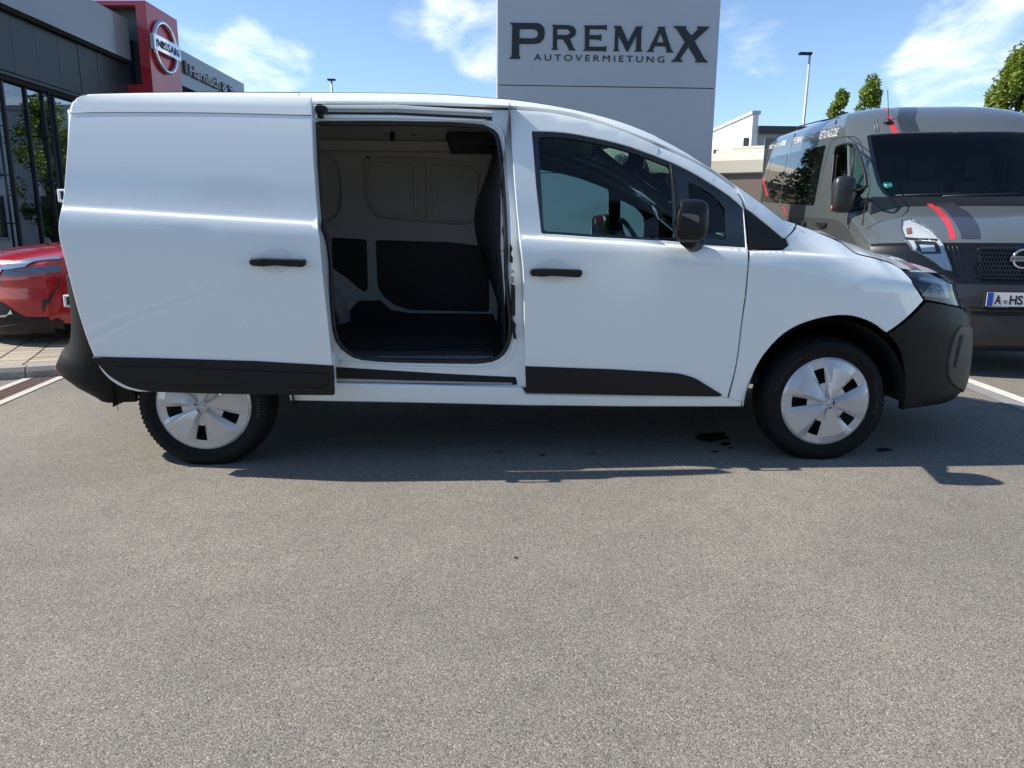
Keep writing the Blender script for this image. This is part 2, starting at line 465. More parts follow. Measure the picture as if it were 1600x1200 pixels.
# ------------------------------------------------------------------ ground
def ground_material():
    m = bpy.data.materials.new('asphalt'); m.use_nodes = True; nt = m.node_tree; N = nt.nodes; L = nt.links; b = N['Principled BSDF']
    tc = N.new('ShaderNodeTexCoord')
    def vor(sc, feat='F1', rnd=1):
        n = N.new('ShaderNodeTexVoronoi'); n.inputs['Scale'].default_value = sc; n.feature = feat; L.new(tc.outputs['Object'], n.inputs['Vector']); return n
    def noi(sc, det=4, ro=.5):
        n = N.new('ShaderNodeTexNoise'); n.inputs['Scale'].default_value = sc; n.inputs['Detail'].default_value = det; n.inputs['Roughness'].default_value = ro
        L.new(tc.outputs['Object'], n.inputs['Vector']); return n
    def ramp(src, stops):
        r = N.new('ShaderNodeValToRGB'); e = r.color_ramp.elements
        while len(e) < len(stops): e.new(0.5)
        for el, (p, c) in zip(e, stops): el.position = p; el.color = (*c, 1)
        L.new(src, r.inputs[0]); return r
    def mixc(f, a, b2, mode='MIX'):
        n = N.new('ShaderNodeMix'); n.data_type = 'RGBA'; n.blend_type = mode
        if isinstance(f, float): n.inputs[0].default_value = f
        else: L.new(f, n.inputs[0])
        L.new(a, n.inputs[6]); L.new(b2, n.inputs[7]); return n.outputs[2]
    va = vor(250)                                     # single stones of 4-8 mm
    sp = N.new('ShaderNodeSeparateColor'); L.new(va.outputs['Color'], sp.inputs[0])
    stone = ramp(sp.outputs[0], [(0.0, (0.072, 0.068, 0.065)), (.22, (0.158, 0.149, 0.137)), (.6, (0.243, 0.229, 0.203)), (.88, (0.333, 0.311, 0.274)), (.965, (0.45, 0.42, 0.365)), (1.0, (0.66, 0.62, 0.55))])
    vb = vor(420); sp2 = N.new('ShaderNodeSeparateColor'); L.new(vb.outputs['Color'], sp2.inputs[0])
    fine = ramp(sp2.outputs[0], [(0.0, (0.099, 0.095, 0.090)), (.5, (0.225, 0.212, 0.191)), (1.0, (0.396, 0.378, 0.333))])
    c = mixc(.5, stone.outputs[0], fine.outputs[0])
    joint = ramp(va.outputs['Distance'], [(0.0, (1, 1, 1)), (.55, (1, 1, 1)), (.9, (.55, .54, .53))])
    c = mixc(1.0, c, joint.outputs[0], 'MULTIPLY')
    big = noi(.55, 5, .6); bigr = ramp(big.outputs['Fac'], [(.28, (.80, .81, .82)), (.5, (.96, .96, .96)), (.72, (1.14, 1.13, 1.10))])
    c = mixc(1.0, c, bigr.outputs[0], 'MULTIPLY')
    mid = noi(7, 5, .65); midr = ramp(mid.outputs['Fac'], [(.3, (.90, .91, .92)), (.7, (1.08, 1.07, 1.05))])
    c = mixc(1.0, c, midr.outputs[0], 'MULTIPLY')
    tn = N.new('ShaderNodeRGB'); tn.outputs[0].default_value = (.92, .90, .855, 1); c = mixc(1.0, c, tn.outputs[0], 'MULTIPLY')
    L.new(c, b.inputs['Base Color']); b.inputs['Roughness'].default_value = .88; b.inputs['Specular IOR Level'].default_value = .25
    bp = N.new('ShaderNodeBump'); bp.inputs['Strength'].default_value = .6; bp.inputs['Distance'].default_value = .0024
    inv = N.new('ShaderNodeMath'); inv.operation = 'SUBTRACT'; inv.inputs[0].default_value = 1; L.new(va.outputs['Distance'], inv.inputs[1])
    ad = N.new('ShaderNodeMath'); ad.operation = 'MULTIPLY_ADD'; L.new(sp.outputs[1], ad.inputs[0]); ad.inputs[1].default_value = .8; L.new(inv.outputs[0], ad.inputs[2])
    L.new(ad.outputs[0], bp.inputs['Height']); L.new(bp.outputs[0], b.inputs['Normal'])
    return m
ASPH = ground_material()
mk('ground', [(-600, -600, 0), (600, -600, 0), (600, 900, 0), (-600, 900, 0)], [(0, 1, 2, 3)], ASPH, kind='structure')

# ------------------------------------------------------------------ the white panel van
YC, WHALF, XT, LU = 0.90, 0.93, 3.2, 1.30
def herm(x, X, Yv):
    """smooth monotone-ish cubic through knots"""
    X = np.array(X, float); Yv = np.array(Yv, float); n = len(X)
    d = np.diff(Yv)/np.diff(X); m = np.zeros(n); m[1:-1] = np.where(d[1:]*d[:-1] > 0, 2*d[1:]*d[:-1]/(d[1:]+d[:-1]+1e-12), 0); m[0] = d[0]; m[-1] = d[-1]
    x = np.asarray(x, float); i = np.clip(np.searchsorted(X, x)-1, 0, n-2); h = X[i+1]-X[i]; t = (x-X[i])/h; tc_ = np.clip(t, 0, 1)
    y = (2*tc_**3-3*tc_**2+1)*Yv[i]+(tc_**3-2*tc_**2+tc_)*h*m[i]+(-2*tc_**3+3*tc_**2)*Yv[i+1]+(tc_**3-tc_**2)*h*m[i+1]
    return y+np.where(t < 0, (x-X[0])*m[0], 0)+np.where(t > 1, (x-X[-1])*m[-1], 0)
ZT_X = [-.9, -.66, -.5, -.35, 0, .566, 1.02, 1.472, 1.695, 1.955, 2.147, 2.345, 2.476, 2.607, 2.743, 2.872, 2.95, 3.03, 3.13, 3.207, 3.30, 3.365, 3.452, 3.60, 3.80, 4.5]
ZT_Z = [1.71, 1.735, 1.752, 1.760, 1.772, 1.780, 1.785, 1.766, 1.740, 1.688, 1.625, 1.530, 1.450, 1.368, 1.276, 1.188, 1.150, 1.120, 1.085, 1.048, 1.024, 1.010, .972, .955, .938, .93]
def zT(u): return herm(u, ZT_X, ZT_Z)
def zb(u): return 1.205-0.0535*np.clip(u, -1, 3.3)
INS_H = [-.95, -.80, -.50, -.32, -.20, -.10, -.045, -.012, 0.0, .01, .2, .40, .56, .70]
INS_V = [.085, .052, .022, .008, .000, .000, .005, .014, .031, .0345, .062, .098, .138, .185]
XF_Z = [.10, .215, .258, .326, .455, .565, .676, .751, .82, .902, .93, 1.0, 1.2]
XF_X = [4.02, 4.16, 4.268, 4.292, 4.289, 4.272, 4.241, 4.185, 4.139, 4.096, 4.029, 3.90, 3.6]
def van_side(u, z):
    u = np.asarray(u, float); z = np.asarray(z, float)
    ins = herm(z-zb(u), INS_H, INS_V)
    # crease fades on the front wing
    f = np.clip((u-2.75)/.6, 0, 1); f = f*f*(3-2*f)
    ins = ins*(1-f)+f*herm(z-zb(u), [-.95, -.8, -.5, -.32, -.16, -.02, .08], [.085, .052, .022, .006, .008, .045, .11])
    rr_ = np.where(u < 2.2, .065, .10)
    d = np.clip(rr_-(zT(u)-z), 0, .14)/rr_
    ins = ins+d*d*np.where(u < 2.2, .045, .055)
    yb = -.03+ins
    t = np.clip((u-XT)/LU, 0, 1)*pi/2
    xf = herm(z, XF_Z, XF_X)
    x = np.where(u > XT, XT+(xf-XT)*np.sin(t), u)
    y = np.where(u > XT, YC-(YC-yb)*np.cos(t), yb)
    # rear corner
    tr = np.clip((-.46-u)/.38, 0, 1)*pi/2
    xr = herm(z, [.20, .32, .345, .375, .41, .45, .495, .53, .56, .61, .66, .8, 1.2, 1.8], [-.48, -.55, -.61, -.68, -.74, -.772, -.776, -.745, -.70, -.672, -.66, -.64, -.63, -.60])
    x = np.where(u < -.46, -.46+(xr+.46)*np.sin(tr), x)
    y = np.where(u < -.46, yb+.26*(1-np.cos(tr))+np.clip(-.84-u, 0, 5), y)
    return x, y, z
def gs_side(px):
    P = atY(px[0], px[1], 0.0); u = P[0]
    if u > 3.3: u = 3.3+(min(P[0], 3.9)-3.3)*1.1
    return (u, P[2])
SIDE = Surf(van_side, (0, -1, 0), gs_side); SIDE.crease = zb
def van_jamb(u, z):
    u = np.asarray(u, float)+0*z; z = np.asarray(z, float)+0*u
    return u, .045+herm(z-zb(u), [-.95, -.5, -.05, .06, .55, .75], [.02, .0, .0, .012, .095, .14]), z
JAMB = Surf(van_jamb, (0, -1, 0), gs_side)
DOORDY = -.135
def van_door(u, z):
    # the open sliding door keeps the crease line of the body
    u = np.asarray(u, float); z = np.asarray(z, float)
    ins = herm(z-(zb(u)+.003), INS_H, INS_V)
    d = np.clip(.075-(1.785-z), 0, .10)/.075
    ins = ins+d*d*.085
    return u+0*z, -.03+ins+DOORDY, z+0*u
SDOOR = Surf(van_door, (0, -1, 0), lambda px: tuple(atY(px[0], px[1], DOORDY)[[0, 2]]))
SDOOR.crease = lambda u: zb(u)+.003
def mir(v): v = np.array(v, float); v[1] = 2*YC-v[1]; return v

van = empty('delivery_van', (1.55, YC, 0), label='white panel van with its side sliding door pushed open, black bumpers and empty cargo bay', cat='van')
def vw(x, z): return W(x, z)
seam_top = [(795, 167), (863, 173), (922, 186), (1038, 230), (1113, 267), (1147, 291), (1159, 311)]
# ---- sliding door (open)
sd_left = cr([(111, 168), (108, 190), (104, 240), (100, 295), (97, 318), (94, 332), (91, 352), (93, 375), (98, 395), (107, 430), (120, 480), (134, 525), (148, 560), (160, 581), (175, 596), (195, 607), (215, 612)], sub=3)
sdoor = panel('sliding_door', SDOOR, [(487, 151), (487.5, 180), (490, 250), (494, 310), (497, 350), (499, 372), (503, 420), (509, 475), (515.5, 536), (520, 580), (522, 617), (450, 617), (330, 615)] +
              sd_left[::-1]+cr([(111, 168), (115, 158), (124, 151), (142, 147.5), (200, 147), (300, 147), (400, 148.5), (484, 151)], sub=3),
              WHITE, van, thick=.075, grid=.04, bev=.004, back=True, label='open white sliding door slid back over the rear wheel')
# seam of the roof cap of the sliding door
rim_tube('door_cap_seam', SDOOR, cr([(109, 176), (200, 175.5), (300, 176), (400, 178), (486, 180.5)], sub=3), .0032, mat('seam_shadow_rubber', (.22, .22, .215), .6), sdoor, off=-.0012, closed=False)
dtrim = panel('lower_trim', SDOOR, rnd([(143, 557), (250, 559.5), (400, 564), (521, 571), (523, 617), (450, 616.5), (330, 614.5), (232, 611.5), (200, 604), (172, 588)], [4, 0, 0, 3, 3, 0, 0, 25, 10, 10]),
              BLKPL, sdoor, thick=.02, off=.010, grid=.05, bev=.005)
panel('trim_ridge', SDOOR, rnd([(173, 571), (300, 573), (518, 583), (510, 605), (300, 601), (215, 597), (190, 590)], 10), BLKPL, dtrim, thick=.01, off=.018, grid=.06, bev=.007)
def door_handle(surf, cx, cy, parent, w=88, flip=1):
    # bowl drawn as a greyer disc, its shading in the colour, grip across it
    bowl = [(cx-5+27*cos(a), cy-2+20*sin(a)) for a in np.linspace(0, 2*pi, 28, endpoint=False)]
    h = empty('handle', tuple(surf.P(np.array([surf.inv((cx, cy))]))[0]))
    h.parent = parent; h.matrix_parent_inverse = parent_world(parent).inverted()
    panel('handle_bowl', surf, bowl, mat('white_paint_bowl_shade', (.70, .745, .75), .35, coat=1), h, thick=.002, off=.0016, grid=.02, bev=.001)
    hw = w/2
    out = rnd([(cx-hw, cy-5.5), (cx-hw*.5, cy-6.5), (cx+hw*.1, cy-5.5), (cx+hw*.55, cy-5), (cx+hw*.96, cy-4), (cx+hw, cy+2), (cx+hw*.9, cy+8), (cx+hw*.4, cy+7), (cx-hw*.1, cy+5.5), (cx-hw*.6, cy+7), (cx-hw, cy+4)], 4)
    panel('grip', surf, out, BLKPL, h, thick=.012, off=.046, grid=.02, bev=.009, back=True)
    for dx in (-.78, .80):
        x = cx+hw*dx
        panel('handle_foot', surf, rnd([(x-6, cy-4), (x+6, cy-4), (x+6, cy+6), (x-6, cy+6)], 2), BLKPL, h, thick=.036, off=.037, grid=.02, bev=.002)
door_handle(SDOOR, 437, 409, sdoor, 88)
# hidden inner face of the sliding door with its roller arm
mk('roller_arm', *(lambda q: (q.v, q.f))(MB().box((.595, .03, 1.672), (.645, .09, 1.70), bev=.004).box((.60, .05, 1.65), (.625, .09, 1.71), bev=.004)), BLKPL, sdoor)

# ---- body side behind and around the door
open_px = cr([(753, 198), (770, 206), (778, 219), (783, 255), (787, 307), (790, 370), (791, 432), (795, 475), (797.5, 500), (795.5, 530), (786, 551), (768, 562), (742, 565)], sub=2)+cr([(700, 564.5), (620, 563), (566, 559), (545, 550), (528, 532), (521, 500), (518, 450), (517, 411), (512, 375), (501, 346)], sub=2)+[(499, 330), (497, 270), (494, 194), (600, 193.5), (700, 195)]
jamb_out = [(475, 164), (620, 163), (800, 169), (812, 300), (818, 380), (824, 500), (826, 606), (700, 601), (500, 598), (480, 560), (470, 380), (472, 250)]
panel('door_jamb', JAMB, jamb_out, WHITE, van, holes=[open_px], thick=.03, grid=.045, bev=.006, mirror=None)
rim_tube('door_seal', JAMB, open_px, .011, SEAL, van, off=.004)
# second pressed lip around the opening
lipo = [(497, 187)]+cr([(600, 187), (700, 188.5), (757, 190), (778, 197), (788, 214), (793, 255), (797, 307), (799.5, 370), (801, 432), (804, 475), (806, 500), (805, 535), (795, 562), (772, 574), (742, 577)], sub=2)+[(620, 574), (530, 566)]
liph = [(497, 189.5)]+cr([(600, 189.5), (700, 191), (756, 192.5), (775.5, 199), (785.5, 216), (790.5, 255), (794.5, 307), (797, 370), (798.5, 432), (801.5, 475), (803.5, 500), (802, 534), (792.5, 559), (771, 571), (742, 574)], sub=2)+[(620, 571), (533, 563)]
panel('jamb_flange', JAMB, lipo+liph[::-1], WHITE, van, thick=.012, off=.012, grid=.03, bev=.003)
# quarter panel and rear (mostly hidden behind the open door)
_qtop = [vw(x, float(zT(x))-.002) for x in np.linspace(.50, -.46, 14)]
_qtop += [vw(-.5, 1.733), vw(-.55, 1.725), vw(-.62, 1.715), vw(-.80, 1.70)]
arch = [vw(.0+.43*cos(a), .305+.43*sin(a)) for a in np.linspace(.07, pi+.10, 26)]
panel('rear_quarter_panel', SIDE, _qtop+[vw(-.80, 1.2), vw(-.80, .66), vw(-.47, .66), vw(-.44, .26)]+arch[::-1][1:-1]+[vw(.50, .336), vw(.56, .336), vw(.55, .9), vw(.50, 1.2)], WHITE, van, thick=.012, grid=.06, mirror=mir)
# rear doors: flat leaf each side of the middle, at the tail
for s in (0, 1):
    y0, y1 = (.235, .895) if s == 0 else (.905, 1.565)
    f = grid_mesh('rear_door', lambda u, v: (-.632-.02*sin(pi*u)-(.0 if v < 1.2 else -.05*(v-1.2)**1.3), y0+(y1-y0)*u, v), np.linspace(0, 1, 8), np.linspace(.64, 1.70, 16), WHITE, van, flip=False)
    MB().box((-.665, .86 if s == 0 else .93, .86), (-.65, .88 if s == 0 else .95, 1.0), bev=.004).build('door_pull', BLKPL, f)
for (x, y) in ((97, 306), (106, 470)):
    P = atY(x, y, .14)
    hb = MB().box((P[0]-.012, P[1]-.02, P[2]-.030), (P[0]+.06, P[1]+.05, P[2]+.030), bev=.005).build('rear_door_hinge', WHITE, van)
    MB().box((P[0]+.006, P[1]-.023, P[2]-.018), (P[0]+.02, P[1]-.019, P[2]+.020)).build('hinge_recess', SEAL, hb)
# tail lamps
panel('tail_lamp', SIDE, [vw(-.50, .80), vw(-.50, 1.22), vw(-.78, 1.22), vw(-.78, .80)], REDL, van, thick=.01, off=.004, mirror=mir)
# rear bumper
rb = [vw(-.30, .62), vw(-.46, .80), vw(-.50, .93), vw(-.80, .93), vw(-.82, .66), vw(-1.50, .66), vw(-1.50, .30), vw(-.90, .30), vw(-.78, .315), vw(-.46, .312), vw(-.33, .318), vw(-.325, .36), vw(-.40, .45)]
rbp, _ = panel('rear_bumper', SIDE, rb, BMPPL, van, thick=.03, off=.02, grid=.05, bev=.008, mirror=mir, back=True)
panel('bumper_reflector', SIDE, [vw(-.745, .435), vw(-.745, .475), vw(-.81, .475), vw(-.83, .435)], REDL, rbp, thick=.008, off=.026, grid=.03)
# rail above the opening, cant rail and windscreen pillar in one pressing
railtop = [vw(x, float(zT(x))-.0005) for x in np.linspace(.50, 2.84, 35)]
rail = railtop+[(1243.5, 349.5), (1227, 371.5), (1223.5, 372), (1166.5, 325), (1162, 312), (1149, 290), (1115, 265.5)]+cr([(1115, 265.5), (1040, 228.5), (924, 184.5), (864, 171.5), (796, 165.5), (700, 161.5), (620, 159.5), (466, 158.5)], sub=3)[1:]
panel('roof_rail', SIDE, rail, WHITE, van, thick=.018, grid=.035, mirror=mir)
panel('rail_lining', SIDE, [vw(x, float(zT(x))-.012) for x in np.linspace(1.5, 2.80, 20)]+[(1215, 352), (1150, 295), (1115, 269), (1040, 234), (924, 189), (864, 176), (800, 172)], GREYIN, van, thick=.006, off=-.022, grid=.06, mirror=mir)
# black gap under the rail, track with its slot
panel('upper_seal', JAMB, [(489, 161), (620, 160), (798, 165), (798, 172), (620, 167), (489, 167.5)], SEAL, van, thick=.02, off=.012, grid=.05)
panel('upper_track', JAMB, [(492, 168.5), (620, 168.5), (770, 178), (770, 182), (620, 174.5), (492, 174)], WHITE, van, thick=.02, off=.040, grid=.05)
panel('track_slot', JAMB, rnd([(493, 175), (620, 175.5), (769, 182.5), (769, 189), (760, 188), (620, 181), (493, 180)], 1), BLKGL, van, thick=.004, off=.004, grid=.05)
panel('upper_track', JAMB, [(494, 181), (620, 182), (760, 189), (753, 191.5), (620, 187), (494, 187)], WHITE, van, thick=.02, off=.022, grid=.05)
# lower step with the sliding track
panel('lower_track_slot', JAMB, rnd([(521, 573), (600, 578), (700, 584), (806, 589), (808.5, 601), (700, 600), (600, 598.5), (523, 597)], 3), DARK, van, thick=.004, off=.006, grid=.05)
panel('lower_track_edge', JAMB, [(523, 590), (640, 593.5), (800, 597), (800, 600), (640, 598), (523, 596)], STEEL, van, thick=.004, off=.012, grid=.05)
# latch hardware on the jamb
for q in ([(796, 380), (801, 388), (798, 396), (801, 402), (801, 411), (796, 409)], [(798, 443), (804.5, 446), (805, 492), (798, 494)], [(801, 500), (806, 506), (805, 516), (807, 529), (802, 528), (800, 515)]):
    panel('latch', JAMB, q, BLKPL, van, thick=.01, off=.022, grid=.03, bev=.002)
for y in (424, 434, 439):
    P = JAMB.P(np.array([JAMB.inv((800.5, y))]))[0]; MB().tube([(P[0], P[1]-.022, P[2]), (P[0], P[1]+.01, P[2])], .007, 10).build('jamb_bolt', STEEL, van)
# sill
sill = [(447, 599), (520, 600), (620, 602), (816, 607), (822, 617), (980, 620), (1130, 620), (1150, 624), (1161, 627), (1160, 637), (1120, 637), (980, 637), (820, 635.5), (650, 631.5), (452, 628)]
panel('sill', SIDE, sill, WHITE, van, thick=.05, off=-.006, grid=.05, bev=.01, mirror=mir)
MB().box((.55, .30, .25), (2.45, 1.5, .33)).box((.6, .5, .22), (2.4, .7, .25)).box((.6, 1.1, .22), (2.4, 1.3, .25)).build('underbody', mat('underbody_wax', (.03, .028, .025), .8, var=(20, .4)), van)
# ---- front door
fd_rear = cr([(796, 170), (800.5, 240), (805.5, 307), (809, 345), (811, 366), (815, 400), (818, 440), (819, 515), (820.5, 573), (822.5, 614)], sub=3)
fd_front = cr([(1137, 621), (1150, 570), (1158.5, 505), (1165, 455), (1169, 407), (1168.5, 388), (1164, 340), (1159.5, 313)], sub=3)
fd_top = cr([(1146, 292.5), (1112, 268.5), (1075, 248), (1037, 231.5), (980, 206.5), (921, 188), (863, 175.5), (796, 170)], sub=3)[:-1]
win_top = cr([(831, 204.5), (870, 206), (905, 210.5), (967, 224), (1012, 239), (1051, 254.5), (1082, 269.5), (1113, 288)], sub=3)
win_out = win_top+cr([(1113, 288), (1140, 306), (1161, 324.5)], sub=2)[1:]+[(1165.5, 387)]+cr([(1165.5, 387), (1100, 382), (1040, 376), (930, 370.5), (848, 364.5)], sub=2)[1:]+[(846, 362), (838, 290)]
fdoor, fdoor2 = panel('front_door', SIDE, fd_rear+[(980, 619)]+fd_front+fd_top, WHITE, van, holes=[win_out], thick=.05, grid=.035, bev=.004, mirror=mir)
panel('door_lining', SIDE, [vw(1.62, .45), vw(2.55, .45)]+[(1158, 390), (1156, 316), (1112, 274), (1037, 237), (921, 193), (863, 181), (822, 180)], GREYIN, fdoor, holes=[[(x+(960-x)*.004, y) for x, y in win_out]], thick=.012, off=-.052, grid=.08, mirror=mir)
# window frame band and glasses
def shrink_px(pts, cx, cy, d):
    out = []
    for x, y in pts:
        l = hypot(x-cx, y-cy); out.append((x+(cx-x)*d/l, y+(cy-y)*d/l))
    return out
wf_in = cr([(841, 214), (870, 213.5), (905, 218), (965, 231), (1010, 246), (1044, 259)], sub=3)+[(1048, 265), (1054, 371)]+cr([(1048, 372), (1000, 370), (930, 366), (853, 361)], sub=2)+[(850, 358)]
panel('window_frame', SIDE, win_out, BLKGL, fdoor, holes=[wf_in, rnd([(1076, 284), (1092, 292), (1109, 301), (1124, 314), (1132, 326), (1134, 340), (1134, 374), (1079, 368)], [5, 0, 0, 0, 0, 0, 4, 4])],
      thick=.022, off=-.004, grid=.04, mirror=mir)
panel('window_glass', SIDE, shrink_px(wf_in, 950, 300, -2), GLASS, fdoor, thick=.004, off=-.014, grid=.06, mirror=mir)
panel('quarter_glass', SIDE, rnd([(1074, 281), (1092, 290), (1110, 299), (1126, 312), (1135, 325), (1137, 340), (1137, 377), (1077, 370)], 2), GLASS, fdoor, thick=.004, off=-.016, grid=.06, mirror=mir)
panel('window_divider', SIDE, [(1047, 256), (1053, 257), (1060, 320), (1062, 374), (1057, 374), (1054, 320)], SEAL, fdoor, thick=.012, off=.004, grid=.05)
panel('window_corner_trim', SIDE, rnd([(1164.5, 327), (1224.5, 375), (1231, 383), (1222, 388), (1171.5, 388.5), (1169, 360)], [1, 3, 5, 5, 1, 0]), BLKPL, van, thick=.02, off=.002, grid=.04, mirror=mir)
ftrim = panel('lower_trim', SIDE, rnd([(820.5, 572), (960, 577), (1060, 583), (1085, 590), (1129, 617), (1122, 619), (980, 617), (822, 613)], [1, 0, 10, 8, 3, 0, 0, 1]), BLKPL, fdoor, thick=.02, off=.012, grid=.05, bev=.005, mirror=mir)
door_handle(SIDE, 868, 425, fdoor, 82)
# ---- front wing
arch_px = cr([(1161, 637), (1171, 601), (1182, 573), (1199, 547), (1225, 521), (1257, 504), (1299, 493.5), (1333, 493.5), (1364, 504), (1386, 519.5)], sub=3)
wing = arch_px+[(1443.5, 469)]+[(1428, 446), (1409, 421.5)]+cr([(1407, 420), (1394, 412.5), (1379, 407), (1357, 401), (1337, 396), (1325, 388), (1313, 378.5)], sub=2)+cr([(1311, 377.5), (1296, 370.5), (1280, 364), (1262, 356.5), (1246, 350.5)], sub=2)+[(1229, 371.5), (1233, 383), (1223, 390.5), (1172, 391), (1171, 407)]+cr([(1171, 407), (1167, 457), (1160, 507), (1151.5, 572), (1139.5, 622)], sub=3)[1:]+[(1144, 625), (1160, 627)]
panel('front_wing', SIDE, wing, WHITE, van, thick=.014, grid=.035, bev=.004, mirror=mir)
# ---- front bumper, near side outline then round the nose to the middle and its twin
arch2 = cr([(1388, 521.5), (1405, 545), (1412, 577.5), (1413.5, 610), (1409, 640)], sub=3)
fb_low = [(1409, 640), (1440, 636), (1470, 629)]
def uvpx(*p): return UV(SIDE.inv(p))
fb = arch2+[uvpx(1440, 636), vw(4.05, .235), vw(4.50, .215), vw(4.50, .66), vw(4.28, .68), vw(4.08, .70)]+[(1497, 480), (1480, 477), (1465, 474), (1446, 471.5)]
fbp, _ = panel('front_bumper', SIDE, fb, BMPPL, van, thick=.03, off=.003, grid=.04, bev=.005, mirror=mir)
scoop = rnd([(1483, 560), (1493, 520), (1501, 507), (1511, 506)], 4)
panel('bumper_corner_recess', SIDE, [uvpx(1499, 509), uvpx(1491, 520), uvpx(1484, 540), uvpx(1479, 565), uvpx(1479, 585), uvpx(1484, 598), uvpx(1493, 606), vw(4.02, .262), vw(4.22, .262), vw(4.22, .62), vw(4.10, .625)], mat('bumper_insert', (.026, .0235, .021), .5, spec=.4), fbp, thick=.01, off=.010, grid=.04, bev=.007, mirror=mir)
panel('fog_slot', SIDE, [uvpx(1497, 524), uvpx(1502, 523), uvpx(1496, 548), uvpx(1490, 574), uvpx(1487, 573), uvpx(1492, 546)], DARK, fbp, thick=.004, off=.0125, grid=.04, bev=.001, mirror=mir)
# grille band and bonnet front closing panel
panel('grille', SIDE, [vw(4.10, .69), vw(4.50, .67), vw(4.50, .90), vw(4.10, .90)], BLKGL, van, thick=.02, off=-.004, grid=.05, mirror=mir)
for k in range(4):
    panel('grille_bar', SIDE, [vw(4.12, .715+k*.045), vw(4.499, .705+k*.045), vw(4.499, .725+k*.045), vw(4.12, .735+k*.045)], BLKPL, van, thick=.02, off=.008, grid=.05, mirror=mir)
# ---- head lamp
lamp_px = [(1409.5, 423), (1440, 424.5), (1470, 429.5), (1485, 434.5)]
lu = [uvpx(*p) for p in lamp_px]
lampo = lu+[vw(4.04, .918), vw(4.10, .86), vw(4.10, .735), (1499, 479), (1480, 475), (1463, 471.5), (1446.5, 469), (1430, 447)]
lamp, _ = panel('headlight', SIDE, lampo, mat('lamp_housing_dark', (.012, .016, .024), .15, coat=1), van, thick=.02, off=-.030, grid=.04, mirror=mir)
panel('lens', SIDE, lampo, LENS, lamp, thick=.03, off=.001, grid=.04, bev=.002, mirror=mir)
panel('lamp_brow', SIDE, rnd([(1438, 430), (1460, 433), (1478, 438.5), (1486, 466), (1481, 466), (1473, 444), (1458, 438.5), (1438, 434.5)], 1), mat('lamp_white_guide', (.80, .82, .84), .3), lamp, thick=.01, off=-.006, grid=.03, bev=.002, mirror=mir)
panel('lamp_reflector', SIDE, rnd([(1444, 462), (1459, 441), (1470, 446), (1480, 465), (1462, 464), (1450, 463)], 2), mat('lamp_chrome_bowl', (.50, .51, .53), .2, metal=.5), lamp, thick=.008, off=-.010, grid=.02, bev=.002, mirror=mir)
for lx, ly in ((1457, 453), (1470, 456)):
    P_ = SIDE.P(SIDE.inv((lx, ly))); n_ = SIDE.N(np.array([SIDE.inv((lx, ly))]))[0]; P_ = P_-n_*.012
    MB().tube([tuple(P_), tuple(P_+n_*.008)], [.016, .012], 14).build('projector_lens', mat('projector_glass', (.03, .05, .09), .03, coat=1, spec=1), lamp, True)
panel('indicator', SIDE, rnd([(1456, 464), (1478, 467.5), (1482, 471), (1462, 468.5)], 1), CHROME, lamp, thick=.006, off=-.010, grid=.03, bev=.001, mirror=mir)

# ---- roof, windscreen, bonnet : spanned between the two side pressings
def top_strip(name, us, m, crown, bulge, power=2.4, n=26, parent=van, flip=False, lift=0.0, inset_y=0.0, tr=(-1, 1), **k):
    V = []; Fc = []
    for i, u in enumerate(us):
        e = SIDE.P(np.array([[u, float(zT(u))]]))[0]; c = crown(u); b = bulge(u)
        for j in range(n+1):
            t = -cos(pi*j/n); t = tr[0]+(tr[1]-tr[0])*(t+1)/2; s = 1-abs(t)**power
            V.append((e[0]+b*(1-t*t)**2, YC+(YC-e[1]-inset_y)*t*1.0, e[2]+c*s+lift))
    for i in range(len(us)-1):
        for j in range(n):
            q = (i*(n+1)+j, i*(n+1)+j+1, (i+1)*(n+1)+j+1, (i+1)*(n+1)+j); Fc.append(q[::-1] if flip else q)
    return mk(name, V, [f[::-1] for f in Fc], m, parent, True, **k)
def crown(u): return float(np.interp(u, [-.7, -.4, 1.6, 2.2, 2.7, 2.9, 3.2, 3.6, 4.2, 4.5], [.02, .055, .055, .03, .022, .02, .05, .045, .02, .0]))
def bulge(u): return float(np.interp(u, [-.7, -.4, 1.5, 2.0, 2.4, 2.9, 3.2, 3.45, 3.9], [0, 0, .06, .16, .22, .26, .22, .30, .02]))
top_strip('roof', list(np.linspace(-.62, 1.86, 26)), WHITE, crown, bulge)
top_strip('windscreen', list(np.linspace(1.865, 2.86, 14)), WSGLASS, crown, bulge, tr=(-.93, .93))
top_strip('windscreen_border', list(np.linspace(1.86, 1.95, 3)), BLKGL, crown, bulge, lift=.002, tr=(-.93, .93))
top_strip('header_lining', list(np.linspace(1.6, 2.02, 6)), GREYIN, lambda u: crown(u)*.5, bulge, lift=-.03, inset_y=.03)
for a, b in ((-.99, -.88), (.88, .99)):
    top_strip('pillar_lining', list(np.linspace(1.9, 2.84, 14)), GREYIN, crown, bulge, tr=(a, b), n=5, lift=-.016)
for a, b in ((-1, -.928), (.928, 1)):
    top_strip('windscreen_pillar', list(np.linspace(1.86, 2.86, 14)), WHITE, crown, bulge, tr=(a, b), n=5)
top_strip('cowl', list(np.linspace(2.862, 2.97, 4)), BLKPL, crown, bulge)
